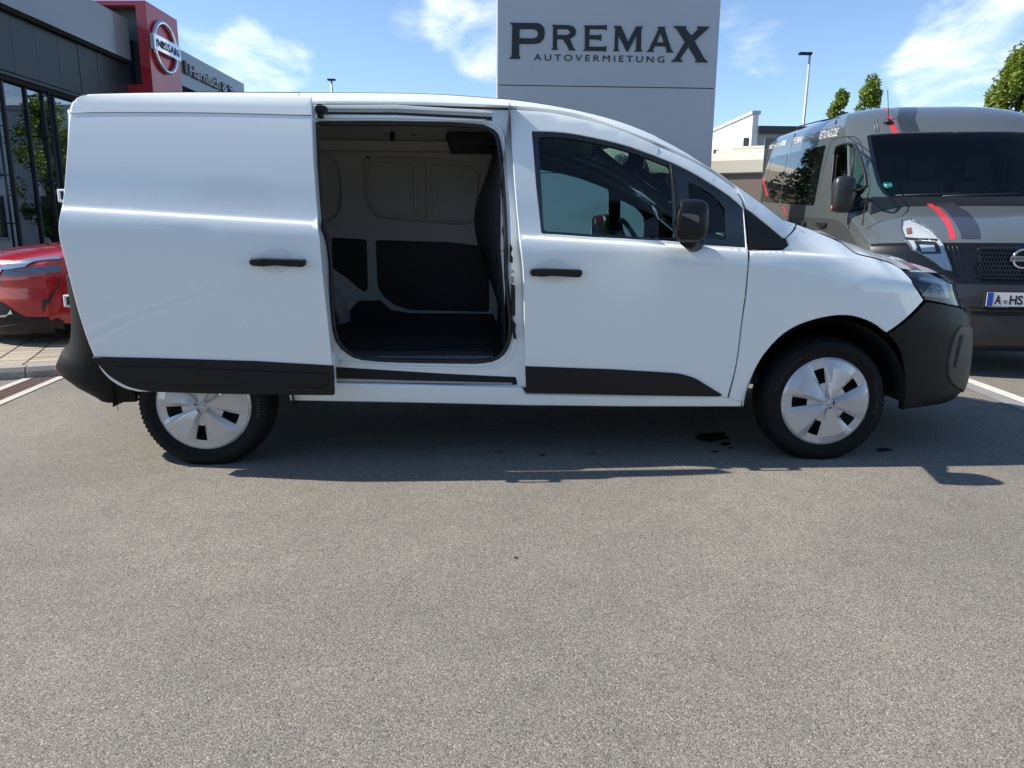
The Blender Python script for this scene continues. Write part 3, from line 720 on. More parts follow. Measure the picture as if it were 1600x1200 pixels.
# bonnet: its near edge is the shut line on the wing, its front edge runs round the nose
def hood_edge(px): return SIDE.P(np.array([SIDE.inv(px)]))[0]
hedge = [hood_edge(p) for p in cr([(1281, 364), (1297, 370), (1312, 377), (1324, 387), (1336, 395), (1357, 400), (1379, 406), (1394, 411.5), (1407, 419), (1440, 423)], sub=2)]
hfront = [van_side(np.array(u), np.array(z)) for u, z in zip(np.linspace(3.58, 4.5, 14), np.linspace(.955, .915, 14))]
hfront = [np.array([float(q) for q in p]) for p in hfront]
V = []; Fc = []; edge = hedge+hfront; ne = len(edge); n = 18
xback = 2.97+.25
for i, e in enumerate(edge):
    b = float(np.interp(e[0], [3.0, 3.45], [.24, .0])) if i < len(hedge) else 0.0
    cw = float(np.interp(i, [0, 3, 7, len(hedge), ne-1], [.02, .05, .09, .085, 0.0]))
    half = YC-e[1]
    rise = cw
    for j in range(n+1):
        t = -cos(pi*j/n)
        V.append((e[0]+b*(1-t*t)**2, YC+half*t, e[2]+rise*(1-abs(t)**3.0)))
for i in range(ne-1):
    for j in range(n): Fc.append((i*(n+1)+j, (i+1)*(n+1)+j, (i+1)*(n+1)+j+1, i*(n+1)+j+1))
mk('bonnet', V, Fc, WHITE, van, True)
MB().box((3.0, .15, .86), (3.6, 1.65, .87)).build('engine_tray', DARK, van)
for k, yy in enumerate((.55, 1.15)):
    MB().tube([(2.93, yy, 1.235), (2.80, yy+.3, 1.36), (2.76, yy+.62, 1.40)], [.012, .01, .006], 6).build('wiper', SEAL, van, True)

# ---- mirror (near side) and its twin
def mirror_unit(mf):
    root = empty('door_mirror', tuple(mf((2.25, -.10, 1.10)))); root.parent = van; root.matrix_parent_inverse = parent_world(van).inverted()
    c = atY(1073, 345, -.20); a, b, h = .074, .095, .094
    V = []; Fc = []; nu, nv = 24, 32
    sx = lambda w, e: math.copysign(abs(w)**e, w)
    for i in range(nu+1):
        ph = -pi/2+pi*i/nu
        for j in range(nv):
            th = 2*pi*j/nv
            x = sx(cos(ph), .55)*sx(cos(th), .75); y = sx(cos(ph), .6)*sx(sin(th), .6); z = sx(sin(ph), .62)
            # narrower towards the foot, leading edge swept, rear side flat and turned inwards
            if x < -.60: x = -.60+(x+.60)*.15
            w_ = 1.0-.10*max(0, -z)-.10*max(0, z)
            V.append(tuple(mf(c+np.array([x*a*w_+.010*z+(.030*y if x < 0 else -.02*y)+.018*max(0, -z), y*b, z*h]))))
    for i in range(nu):
        for j in range(nv): Fc.append((i*nv+j, i*nv+(j+1) % nv, (i+1)*nv+(j+1) % nv, (i+1)*nv+j))
    sh = mk('mirror_housing', V, Fc, mat('mirror_shell_plastic', (.006, .006, .007), .42, spec=.35, bump=(700, .2, .0005)), root, True)
    mg = MB(); pts = rnd([(-.085, -.08), (.075, -.08), (.075, .085), (-.085, .085)], .03)
    mg.add([tuple(mf(c+np.array([-.0520+.30*y+.010*z/.106+.012*max(0, -z)/.106, y, z]))) for y, z in pts], [tuple(range(len(pts)))]); mg.build('mirror_glass', MIRR, root)
    ind = []
    for (dx, dz, hh) in ((-.055, .028, .004), (-.02, .022, .011), (.02, .008, .017), (.032, .0, .015), (.03, -.012, .006)):
        ind += [tuple(mf(c+np.array([dx*.92, -.0955, (dz+hh)*.9]))), tuple(mf(c+np.array([dx*.92, -.0955, (dz-hh)*.9])))]
    MB().add(ind, [(0, 1, 3, 2), (2, 3, 5, 4), (4, 5, 7, 6), (6, 7, 9, 8)]).build('indicator_lens', mat('clear_indicator', (.16, .14, .14), .12, coat=1), root)
    MB().tube([mf(c+np.array([.02, .03, -.073])), mf(c+np.array([.05, .10, -.095])), mf(c+np.array([.10, .20, -.10]))], [.045, .034, .045], 12).build('mirror_arm', BLKPL, root, True)
mirror_unit(lambda v: np.array(v, float)); mirror_unit(mir)

# ---- wheels
def wheel(cx, cz, y0, R, Rl, parent, cover=True, rot=0.0, face=-1, ymir=None, lettering=True):
    """y0: outermost plane of the tyre; face -1 looks towards -Y"""
    w = empty('wheel', (cx, y0+.1, cz)); w.parent = parent; w.matrix_parent_inverse = parent_world(parent).inverted()
    prof = [(.215, .055), (.218, .022), (.226, .010), (.245, .003), (.262, .0005), (.2625, -.001), (.275, .0), (.290, .004), (.304, .013), (.3145, .026), (.3215, .04), (.325, .06), (.3265, .10), (.325, .145), (.3145, .185), (.29, .20), (.22, .19), (.21, .15)]
    prof = [(r*R/.3265, d) for r, d in prof]
    vs, fs = lathe(prof, 96, (cx, y0, cz))
    # loaded: flat at the contact patch
    vs = [(x, y-(.010*max(0, (.30-(z))/.30)**3 if z < .12 else 0), max(z, cz-Rl+.001)) for x, y, z in vs]
    ty = mk('tyre', vs, fs, TYRE, w, True)
    # tread grooves blocks at the shoulder
    mb = MB()
    for k in range(84):
        a = 2*pi*k/84; ca, sa = cos(a), sin(a)
        if cz+sa*.325 < cz-Rl+.02: continue
        for (r0, r1, d0, d1) in ((.3115*R/.3265, .3185*R/.3265, .016, .034),):
            q = []
            for (rr, dd) in ((r0, d0), (r1, d1)):
                for da in (-.020, .014): q.append((cx+rr*cos(a+da), y0+dd-.0035, cz+rr*sin(a+da)))
            q2 = [(x, y+.008, z) for x, y, z in q]
            mb.add(q+q2, [(0, 1, 3, 2), (0, 4, 5, 1), (2, 3, 7, 6), (0, 2, 6, 4), (1, 5, 7, 3)])
    mb.build('tread_block', TYRE, ty, kind='stuff')
    if lettering:
        for word, a0, rr, sz in (('Continental', 27, .268, .026), ('205/60 R16 96H XL', 168, .268, .018)):
            a = radians(a0+rot*0)
            for ch in word:
                adv = {'i': .42, 'l': .42, ' ': .5, 't': .6, '/': .5}.get(ch, .85)*sz*.95/rr
                if ch != ' ':
                    aa = a-adv/2; me = text_mesh(ch, sz*1.25, .0018)
                    ca, sa = cos(aa), sin(aa); t = np.array([sa, 0, -ca]); rd = np.array([ca, 0, sa]); nn = np.array([0, -1, 0])
                    for v in me.vertices:
                        c = v.co.copy(); p = np.array([cx, y0-.0005, cz])+rd*(rr-sz*.4+c.y)+t*(c.x-sz*.3)+nn*(c.z); v.co = p
                    me.materials.clear(); link('tyre_letter', me, TYREL, ty)
                a -= adv
    # dark steel rim and brake behind the cover
    vs, fs = lathe([(.212, .03), (.205, .06), (.18, .07), (.07, .06), (0.001, .06)], 48, (cx, y0, cz)); mk('rim', vs, fs, mat('black_steel_rim', (.012, .012, .012), .5), w, True)
    if cover:
        Rc = .229; vs = []; fs = []
        # angle stations of one fifth: ridge, opening edges, crease, next
        st = [(-22, .021, 0), (-14, .007, 0), (-9.5, -.005, 1), (8.5, -.003, 1), (14, .008, 0), (20, .011, 0)]
        rad = [.028, .075, .102, .178, .193, Rc-.012, Rc]
        cv = MB(); q3 = len(rad)
        rows = []
        for k in range(5):
            base = 36+72*k+rot
            for (a, hgt, o_) in st: rows.append((radians(base+a), hgt, o_))
        rows.sort(key=lambda r: r[0])
        fine = []
        for i_, (a, h_, o_) in enumerate(rows):
            a2, h2, o2 = rows[(i_+1) % len(rows)]
            if a2 < a: a2 += 2*pi
            m_ = max(1, int(round((a2-a)/radians(6))))
            for q_ in range(m_):
                op = 1 if (o_ == 1 and o2 == 1) else (o_ if q_ == 0 else 0)
                fine.append((a+(a2-a)*q_/m_, h_+(h2-h_)*q_/m_, op))
        rows = fine
        V = []
        nr = len(rows)
        for (a, hgt, o_) in rows:
            for i, r in enumerate(rad):
                prof_h = [1.0, 1.0, .95, .8, .6, .25, 0][i]*hgt+[.022, .018, .015, .008, .006, .004, .0][i]
                if i == len(rad)-1: prof_h = -.004
                aa = a
                V.append((cx+r*cos(aa), y0+.006-prof_h, cz+r*sin(aa)))
        Fc = []
        for i in range(nr):
            j = (i+1) % nr
            for k in range(q3-1):
                if rows[i][2] == 1 and rows[j][2] == 1 and k in (2, 3) and k == 2: continue
                Fc.append((i*q3+k, j*q3+k, j*q3+k+1, i*q3+k+1))
        cvo = mk('wheel_cover', V, [f for f in Fc], COVER, w)
        vs, fs = lathe([(.0005, -.021), (.017, -.021), (.019, -.0185), (.022, -.0185), (.024, -.021), (.028, -.021), (.031, -.013)], 32, (cx, y0, cz)); mk('centre_cap', vs, fs, COVER, cvo, True)
        MB().box((cx-.021, y0-.0235, cz-.004), (cx+.021, y0-.0195, cz+.004), bev=.001).build('badge_bar', COVER, cvo)
    return w
for cx in (0.0, 3.1):
    wheel(cx, .305, -.002, .3265, .305, van, rot=0 if cx > 1 else 12.0)
for cx in (0.0, 3.1):                                   # far side wheels
    w = empty('wheel', (cx, 1.7, .305)); w.parent = van; w.matrix_parent_inverse = parent_world(van).inverted()
    vs, fs = lathe([(.2, .0), (.3, .0), (.325, .03), (.325, .18), (.3, .2), (.2, .2), (.19, .17), (.0005, .17)], 48, (cx, 1.605, .305)); mk('tyre', [(x, y, max(z, .002)) for x, y, z in vs], fs, TYRE, w, True)
    mk('rim', *lathe([(.0005, .19), (.2, .19), (.21, .2)], 32, (cx, 1.6, .305)), COVER, w, True)
# wheel wells
for cx, r in ((0.0, .43), (3.1, .415)):
    V = []; Fc = []; n = 30
    for i in range(n+1):
        a = -.02+(pi+.04)*i/n
        for y in (.0, .50): V.append((cx+r*cos(a)*1.0, y+.0, .305+r*sin(a)))
    for i in range(n): Fc.append((i*2, i*2+1, i*2+3, i*2+2))
    Fc.append(tuple(i*2+1 for i in range(n+1)))
    mk('wheel_arch_liner', V, Fc, DARK, van, True); mk('wheel_arch_liner', [tuple(mir(v)) for v in V], [f[::-1] for f in Fc], DARK, van, True)

# ---- cargo bay
YW = 1.60
WALL = plane_surf((0, YW, 0), (1, 0, 0), (0, 0, 1), (0, -1, 0))
CEIL = 1.735
MB().box((-.58, YW+.045, .50), (1.50, YW+.05, 1.735)).build('cargo_outer_skin', WHITEIN, van)
def r4(x0, y0, x1, y1, r=6): return rnd([(x0, y0), (x1, y0), (x1, y1), (x0, y1)], r)
rec1 = cr([(576, 245), (640, 246), (700, 249), (744, 255), (755, 275), (752, 310), (745, 342), (720, 350), (680, 347), (620, 343), (588, 337), (573, 318), (568, 290), (568, 262)], closed=True, sub=3)
rec0 = cr([(480, 238), (512, 240), (526, 256), (532, 285), (531, 320), (520, 342), (500, 345), (480, 343)], closed=True, sub=3)
panel('cargo_wall', WALL, [W(-.46, .52), W(1.48, .52), W(1.48, CEIL-.002), W(-.46, CEIL-.002)], WHITEIN, van, holes=[rec1, rec0], thick=.02, grid=.12, bev=.010)
panel('pressed_field', WALL, rnd([(577, 252), (640, 254), (646, 258), (646, 338), (600, 336), (582, 328), (573, 312), (572, 265)], 10), WHITEIN, van, thick=.01, off=-.034, grid=.08, bev=.006)
panel('pressed_field', WALL, rnd([(672, 255), (742, 260), (749, 275), (742, 345), (676, 344)], 10), WHITEIN, van, thick=.01, off=-.034, grid=.08, bev=.006)
panel('stiffening_rib', WALL, r4(653.5, 252, 665, 341, 5), WHITEIN, van, thick=.02, off=-.026, grid=.08, bev=.006)
for q in ([(518, 371), (573, 374), (575, 450), (572, 456), (562, 452), (545, 436), (521, 420)], [(587, 375), (700, 378), (765, 386), (764, 487), (640, 484), (618, 477), (600, 464), (590, 448)]):
    panel('lower_lining', WALL, rnd(q, 5), BLKFLR, van, thick=.01, off=.008, grid=.1)
panel('floor_kick_lining', WALL, [(515, 488), (545, 487), (560, 470), (594, 469), (612, 484), (640, 489), (770, 490), (800, 560), (500, 560)], BLKFLR, van, thick=.006, off=.010, grid=.1)
# inner wheel box
V = []; Fc = []
for i in range(15):
    a = pi*i/14
    for (y, r) in ((YW, .46), (YW-.16, .43), (YW-.19, .40)): V.append((0.0+r*cos(a), y, .50+r*.92*sin(a)))
for i in range(14):
    for j in range(2): Fc.append((i*3+j, i*3+j+1, (i+1)*3+j+1, (i+1)*3+j))
Fc.append(tuple(i*3+2 for i in range(15)))
mk('wheel_box', V, Fc, WHITEIN, van, True)
# ceiling beam with holes, roof inner skin
beam = plane_surf((0, YW-.10, 0), (1, 0, 0), (0, 0, 1), (0, -1, 0))
panel('roof_beam', beam, [W(-.45, 1.668), W(1.30, 1.668), W(1.30, 1.732), W(-.45, 1.732)], WHITEIN, van, thick=.10, grid=.1, bev=.006)
for q_ in ([(609, 206), (617, 206), (617, 223), (609, 223)], [(697, 208), (705, 208), (705, 224), (697, 224)]):
    mk('roof_slot', [tuple(hit(x_, y_, (0, 0, 1), CEIL-.004)) for x_, y_ in q_], [(0, 1, 2, 3)], DARK, van)
for (x, y) in ((603, 209), (623, 224), (637, 225), (646, 211), (575, 246)):
    P = hit(x, y, (0, 0, 1), CEIL-.003) if y < 240 else atY(x, y, YW-.001); MB().tube([(P[0], P[1]+(0 if y < 240 else .002), P[2]+(.002 if y < 240 else 0)), (P[0], P[1]-(0 if y < 240 else .002), P[2]-(.002 if y < 240 else 0))], .009, 8).build('drain_hole', DARK, van)
MB().box((1.16, 1.05, 1.655), (1.46, 1.55, 1.73), bev=.01).build('roof_console_box', BLKFLR, van)
MB().box((-.475, .09, .5), (-.465, 1.66, 1.72)).box((-.46, .17, CEIL), (1.50, 1.62, CEIL+.008)).box((-.46, .20, CEIL-.05), (1.5, .23, CEIL)).build('roof_lining_sun_block', WHITEIN, van)  # first box: hidden sheet added across the tail to block stray sun
# floor with ribbed rubber mat; lighter metal step edge
MB().box((-.62, .10, .500), (1.50, 1.68, .530)).build('cargo_floor', BLKFLR, van)
rb_ = MB()
for k in range(22): rb_.box((-.5, .24+k*.062, .530), (1.40, .252+k*.062, .534))
rb_.build('floor_rib', BLKFLR, van, kind='stuff')
stepx = [(536, 540), (780, 540), (770, 562), (566, 559)]
MB().box((.66, .055, .470), (1.42, .22, .537), bev=.01).build('step_edge', mat('step_metal', (.045, .05, .056), .38, spec=.6), van)
# partition behind the seats: bellied sheet
def part(yf, z):
    bump = math.exp(-((z-1.22)/.32)**2)*.13+.05*max(0, (.9-z))*0
    s = min(1, max(0, (yf-.05)/1.4)); top = max(0, z-1.35)*.05
    return (1.475-bump*(.25+.75*s)-.03*s+top+.04*math.exp(-((z-.62)/.15)**2)*s, yf, z)
bh = grid_mesh('partition', part, np.linspace(.06, YW, 16), np.linspace(.53, CEIL, 22), GREYIN, van)
for (z, y) in ((1.02, .35), (.86, .35), (.70, .35)):
    P = part(y, z); MB().box((P[0]-.012, P[1]-.05, P[2]-.035), (P[0]+.004, P[1]+.05, P[2]+.035), bev=.006).build('bolt_pocket', DARK, bh)
MB().box((1.482, .19, .50), (1.56, .40, 1.62), bev=.02).build('pillar_lining', GREYIN, van)
# ---- cab interior
MB().box((1.52, .12, .38), (3.0, 1.68, .42)).build('cab_floor', DARK, van)
grid_mesh('headliner', lambda u, v: (u, .15+1.5*v, float(zT(u))-.035+.03*sin(pi*v)), np.linspace(1.48, 1.98, 6), np.linspace(0, 1, 9), mat('headliner', (.10, .11, .115), .9), van)
def dash(y, k):
    pr = [(2.98, 1.07), (2.84, 1.09), (2.66, 1.085), (2.55, 1.05), (2.48, .98), (2.47, .85), (2.58, .62)]
    x, z = pr[k]; hmp = .05*math.exp(-((y-1.30)/.2)**2) if k in (1, 2, 3) else 0
    return (x, y, z+hmp)
V = []; Fc = []; ys = np.linspace(.08, 1.72, 24)
for y in ys:
    for k in range(7): V.append(dash(y, k))
for i in range(23):
    for k in range(6): Fc.append((i*7+k, (i+1)*7+k, (i+1)*7+k+1, i*7+k+1))
mk('dashboard', V, Fc, GREYIN, van, True)
ang = radians(62); sc_ = Vector((2.36, 1.28, 1.06))
ring = [sc_+Vector((.19*cos(t)*cos(ang)*-1, .19*sin(t), .19*cos(t)*sin(ang))) for t in np.linspace(0, 2*pi, 32, endpoint=False)]
sw = MB().tube(ring, .015, 8, closed=True); sw.tube([sc_+Vector((0, -.17, 0)), sc_+Vector((.02, 0, 0)), sc_+Vector((0, .17, 0))], .022, 8); sw.tube([sc_, sc_+Vector((.3, 0, -.12))], .03, 8)
sw.build('steering_wheel', SEAL, van, True)
for y in (.48, 1.28):
    st = empty('seat', (1.85, y, .4)); st.parent = van; st.matrix_parent_inverse = parent_world(van).inverted()
    MB().box((1.66, y-.24, .60), (2.16, y+.24, .76), bev=.04).build('seat_cushion', GREYIN, st, True)
    R = Matrix.Rotation(radians(-12), 3, 'Y')
    MB().box((1.60, y-.23, .70), (1.72, y+.23, 1.22), rot=R, o=(1.66, y, .7), bev=.04).build('backrest', GREYIN, st, True)
    MB().box((1.50, y-.13, 1.24), (1.60, y+.13, 1.40), bev=.03).build('headrest', GREYIN, st, True)
MB().tube([(1.995, .9, 1.70), (2.03, .9, 1.62)], .008, 6).box((2.02, .80, 1.57), (2.05, 1.0, 1.63), bev=.008).build('rear_view_mirror', SEAL, van)

# ------------------------------------------------------------------ showroom on the left
FA = radians(3.8); dF = np.array([sin(FA), cos(FA), 0]); nF = np.array([cos(FA), -sin(FA), 0]); kF = nF@CAM
ZU = np.array([0, 0, 1.0])
def fac_pt(px, py, off):
    """point of the facade plane that lies 'off' metres out from the main line, 9 m left of the camera"""
    return hit(px, py, nF, kF-9+off)
def fs(px, py, off): return float(fac_pt(px, py, off)@dF)
def fz(px, py, off): return float(fac_pt(px, py, off)[2])
def fp(s, off, z): return tuple(dF*s+nF*(kF-9+off)+ZU*z)
def fbox(s0, s1, o0, o1, z0, z1):
    vs = [fp(s, o, z) for z in (z0, z1) for (s, o) in ((s0, o0), (s1, o0), (s1, o1), (s0, o1))]
    return vs, [(0, 1, 2, 3), (4, 7, 6, 5), (0, 4, 5, 1), (1, 5, 6, 2), (2, 6, 7, 3), (3, 7, 4, 0)]
def addf(mb, *a): v, f = fbox(*a); mb.add(v, f); return mb
CLAD = mat('anthracite_cladding', (.022, .027, .034), .42, spec=.5, var=(1.5, .06))
FASC = mat('grey_fascia_metal', (.18, .20, .225), .30, metal=.25, coat=.3, var=(.6, .05))
REDP = mat('red_portal_panel', (.42, .022, .03), .28, coat=.5)
FRAME = mat('dark_mullion', (.012, .013, .015), .35)
SHOWGL = mat('showroom_glass', (.30, .345, .40), .0, metal=1.0)
ZB = fz(100, 48, -.2); ZTOP = fz(180, 19.6, -.2); ZJ = fz(60, 126.9, -.4); ZH = fz(60, 141.2, -.5)
S_END = fs(205, 95, -.2)
show = empty('showroom', fp(14, -.5, 0), label='anthracite car showroom with tall glass front, grey fascia and red portal', cat='building')
MB().add(*fbox(6, 24, -9, -.75, 0, ZB+.4)).build('wall', CLAD, show)
# fascia in long sheets
for s0, s1 in ((6, 9.9), (9.91, 13.8), (13.81, S_END)):
    MB().add(*fbox(s0, s1, -.75, -.2, ZB, ZTOP)).build('fascia_panel', FASC, show)
MB().add(*fbox(6, S_END-.02, -.72, -.28, ZB-.05, ZB-.002)).build('shadow_gap', DARK, show)
# cladding panels with open joints
xs = [6.0]+[13.3+.68*k for k in range(-10, 8)]
for a, b in zip(xs[:-1], xs[1:]):
    if b < 6.3 or a > 18.4: continue
    MB().add(*fbox(a+.006, min(b, 18.4)-.006, -.62, -.40+.004*((hash(round(a, 2)) % 3)-1), ZJ+.008, ZB-.06)).build('cladding_panel', CLAD, show)
MB().add(*fbox(6, 18.4, -.62, -.41, ZH+.08, ZJ-.008)).build('head_band', CLAD, show)
MB().add(*fbox(6, 18.4, -.62, -.45, ZH, ZH+.075)).build('head_frame', DARK, show)
mull = [7.2, 9.1, 11.0, fs(8, 150, -.5), fs(71, 165, -.5), fs(88, 170, -.5), 16.6, 17.9]
for i, (a, b) in enumerate(zip(mull[:-1], mull[1:])):
    MB().add(*fbox(a+.03, b-.03, -.60, -.56, .12, ZH-.002)).build('pane', SHOWGL, show)
for s in mull:
    MB().add(*fbox(s-.022, s+.022, -.59, -.52, .12, ZH-.004)).build('mullion', FRAME, show)
for s in (fs(2, 200, -.3), fs(80, 165, -.3), 16.9):
    mb = MB(); mb.tube([fp(s, -.34, 0), fp(s, -.34, ZH)], .022, 8)
    for z in (1.3, 2.15, 3.0, 3.75): mb.tube([fp(s-.08, -.34, z), fp(s+.10, -.34, z)], .013, 6).tube([fp(s, -.34, z), fp(s, -.54, z)], .014, 6)
    mb.build('steel_post', FRAME, show, True)
MB().add(*fbox(6, 18.4, -.66, -.44, 0, .12)).build('plinth', CLAD, show)
# red portal
s0 = fs(232, 60, .2); s1 = fs(281, 90, .2); ZR = fz(274, 30, .2); ZIN = float(hit(225, 8, dF, s0)[2]); ZLO = float(hit(225, 132, dF, s0)[2])
wd = .24
port = show
MB().add(*fbox(s0, s1, .2-wd, .2, ZLO-.5, ZR)).build('portal_side', REDP, port)
MB().add(*fbox(s0, s1, -2.6, .2-wd-.003, ZIN, ZR)).build('portal_head', REDP, port)
MB().add(*fbox(s0, s1, -2.6, .2-wd-.003, ZLO-.5, ZLO)).build('portal_foot', REDP, port)
MB().add(*fbox(s0+.35, s1-.02, -2.6, .2-wd-.006, ZLO+.003, ZIN-.003)).build('portal_back', mat('portal_back_grey', (.05, .06, .065), .5), port)
MB().add(*fbox(s0+.02, s0+.33, -.9, -.35, ZLO+.003, ZB+.55)).build('portal_infill', CLAD, port)
# emblem: ring, bar, lettering
cp = fac_pt(255, 75, .2); cs = float(cp@dF); cz = float(cp[2]); RR = .55
ring = [fp(cs+RR*cos(t), .25, cz+RR*sin(t)) for t in np.linspace(0, 2*pi, 48, endpoint=False)]
em = MB().tube(ring,   .055, 10, closed=True).build('emblem_ring', CHROME, show, True, label='round chrome emblem ring on the red portal')
bar = MB(); nb_ = 12
for i in range(nb_):
    a0, a1 = -.66+1.32*i/nb_, -.66+1.32*(i+1)/nb_
    o0, o1 = .335-.02*(a0/.66)**2, .335-.02*(a1/.66)**2
    vs = [fp(cs+a, o, cz+z) for (a, o) in ((a0, o0), (a1, o1)) for z in (-.17, .17)]+[fp(cs+a, .22, cz+z) for a in (a0, a1) for z in (-.17, .17)]
    bar.add(vs, [(0, 2, 3, 1), (0, 4, 6, 2), (1, 3, 7, 5)]+([(0, 1, 5, 4)] if i == 0 else [])+([(2, 6, 7, 3)] if i == nb_-1 else []))
barp = bar.build('emblem_bar', CHROME, em)
text_on('lettering', 'NISSAN', np.array(fp(cs-.54, .338, cz-.09)), dF, ZU, .2, mat('letter_navy', (.01, .015, .03), .4), em, depth=.004, width=1.08, height=.18, bold=.003, split=True)
# far fascia with raised lettering
ZF1 = fz(330, 103.5, 0); ZF0 = fz(290, 135.7, 0); s2 = fs(381, 131, 0)
MB().add(*fbox(s1+.01, s2, -.6, 0, ZF0, ZF1)).build('far_fascia', FASC, show)
MB().add(*fbox(s1+.01, s2-.1, -.9, -.3, 0, ZF0-.003)).build('far_wall', CLAD, show)
a = fac_pt(294, 117, .02); b = fac_pt(366, 152, .02)
LET = mat('lettering_metal', (.30, .30, .31), .4, metal=.4)
hz = fz(294, 98, .02)-float(a[2])
text_on('lettering', 'Harnisch & Sc', a, dF, ZU, .4, LET, show, depth=.06, width=float((b-a)@dF), height=None, bold=.004, split=True)
MB().add(*fbox(fs(287.5, 110, .02), fs(291, 110, .02), .002, .06, float(a[2]), float(a[2])+hz)).build('emblem_block', mat('sign_block', (.06, .065, .07), .4), show)

# ------------------------------------------------------------------ grey sign pylon
PY = 5.5
PX0 = float(atY(777, 60, PY)[0]); PX1 = float(atY(1123, 60, PY)[0])
pylon = empty('sign_pylon', ((PX0+PX1)/2, PY+.35, 0), label='tall grey sheet metal pylon with black serif lettering behind the white van', cat='sign')
PYM = mat('pylon_sheet', (.40, .42, .445), .42, metal=.1, coat=.15, var=(.8, .04))
js = [0.02, .95, float(atY(950, 271, PY)[2]), float(atY(950, 135.5, PY)[2]), 3.88, 4.9, 5.9]
for z0, z1 in zip(js[:-1], js[1:]):
    MB().box((PX0, PY, z0+.004), (PX1, PY+.62, z1-.004), bev=.006).build('sheet_panel', PYM, pylon)
MB().box((PX0+.02, PY+.02, 0), (PX1-.02, PY+.60, 5.88)).build('core', DARK, pylon)
PSURF = plane_surf((0, PY-.001, 0), (1, 0, 0), (0, 0, 1), (0, -1, 0))
LETB = mat('black_letter', (.008, .009, .012), .4)
def zz(pts): return [(760+x/4, y/4) for x, y in pts]
LETTERS = [
 ([(145, 143), (318, 145), (345, 155), (362, 180), (365, 210), (358, 245), (335, 268), (300, 275), (205, 275), (205, 345), (212, 368), (140, 368), (158, 350), (162, 160)], [(207, 182), (295, 182), (318, 195), (324, 212), (316, 232), (292, 241), (207, 240)]),
 ([(410, 156), (515, 158), (545, 168), (560, 190), (558, 215), (540, 235), (520, 241), (546, 304), (560, 315), (512, 314), (517, 308), (480, 246), (441, 244), (441, 300), (449, 312), (406, 312), (415, 300), (417, 168)], [(441, 182), (505, 183), (522, 195), (523, 207), (505, 220), (441, 219)]),
 ([(608, 160), (738, 160), (752, 154), (752, 192), (742, 184), (645, 182), (643, 220), (704, 221), (718, 214), (718, 258), (706, 248), (643, 246), (642, 292), (735, 294), (750, 286), (748, 326), (735, 319), (605, 318), (615, 305), (616, 170)], None),
 ([(797, 163), (840, 163), (885, 262), (935, 166), (980, 166), (968, 178), (965, 308), (975, 322), (924, 322), (935, 310), (938, 222), (885, 322), (876, 322), (825, 222), (822, 305), (832, 320), (790, 320), (800, 306), (805, 178)], None),
 ([(1068, 168), (1118, 168), (1113, 180), (1156, 314), (1170, 328), (1120, 328), (1128, 316), (1117, 290), (1052, 289), (1040, 312), (1047, 325), (1000, 325), (1015, 312), (1076, 180)], [(1088, 205), (1064, 265), (1108, 266)]),
 ([(1168, 163), (1252, 165), (1245, 180), (1280, 225), (1322, 182), (1316, 166), (1396, 168), (1382, 182), (1300, 258), (1360, 365), (1384, 390), (1303, 390), (1312, 375), (1262, 292), (1212, 368), (1226, 387), (1150, 386), (1175, 370), (1240, 262), (1190, 185)], None)]
for o_, h_ in LETTERS:
    panel('letter', PSURF, zz(o_), LETB, pylon, holes=[zz(h_)] if h_ else [], thick=.012, off=.012, grid=.2, bev=.001)
a = atY(760+297/4, 377/4, PY-.003); b = atY(760+1112/4, 386/4, PY-.003)
for_w = float(b[0]-a[0])
text_on('small_lettering', 'AUTOVERMIETUNG', a, (1, 0, 0), (0, 0, 1), .1, LETB, pylon, depth=.006, split=True, spacing=1.45, width=for_w, height=float(atY(850, 338/4, PY)[2]-atY(850, 378/4, PY)[2]))

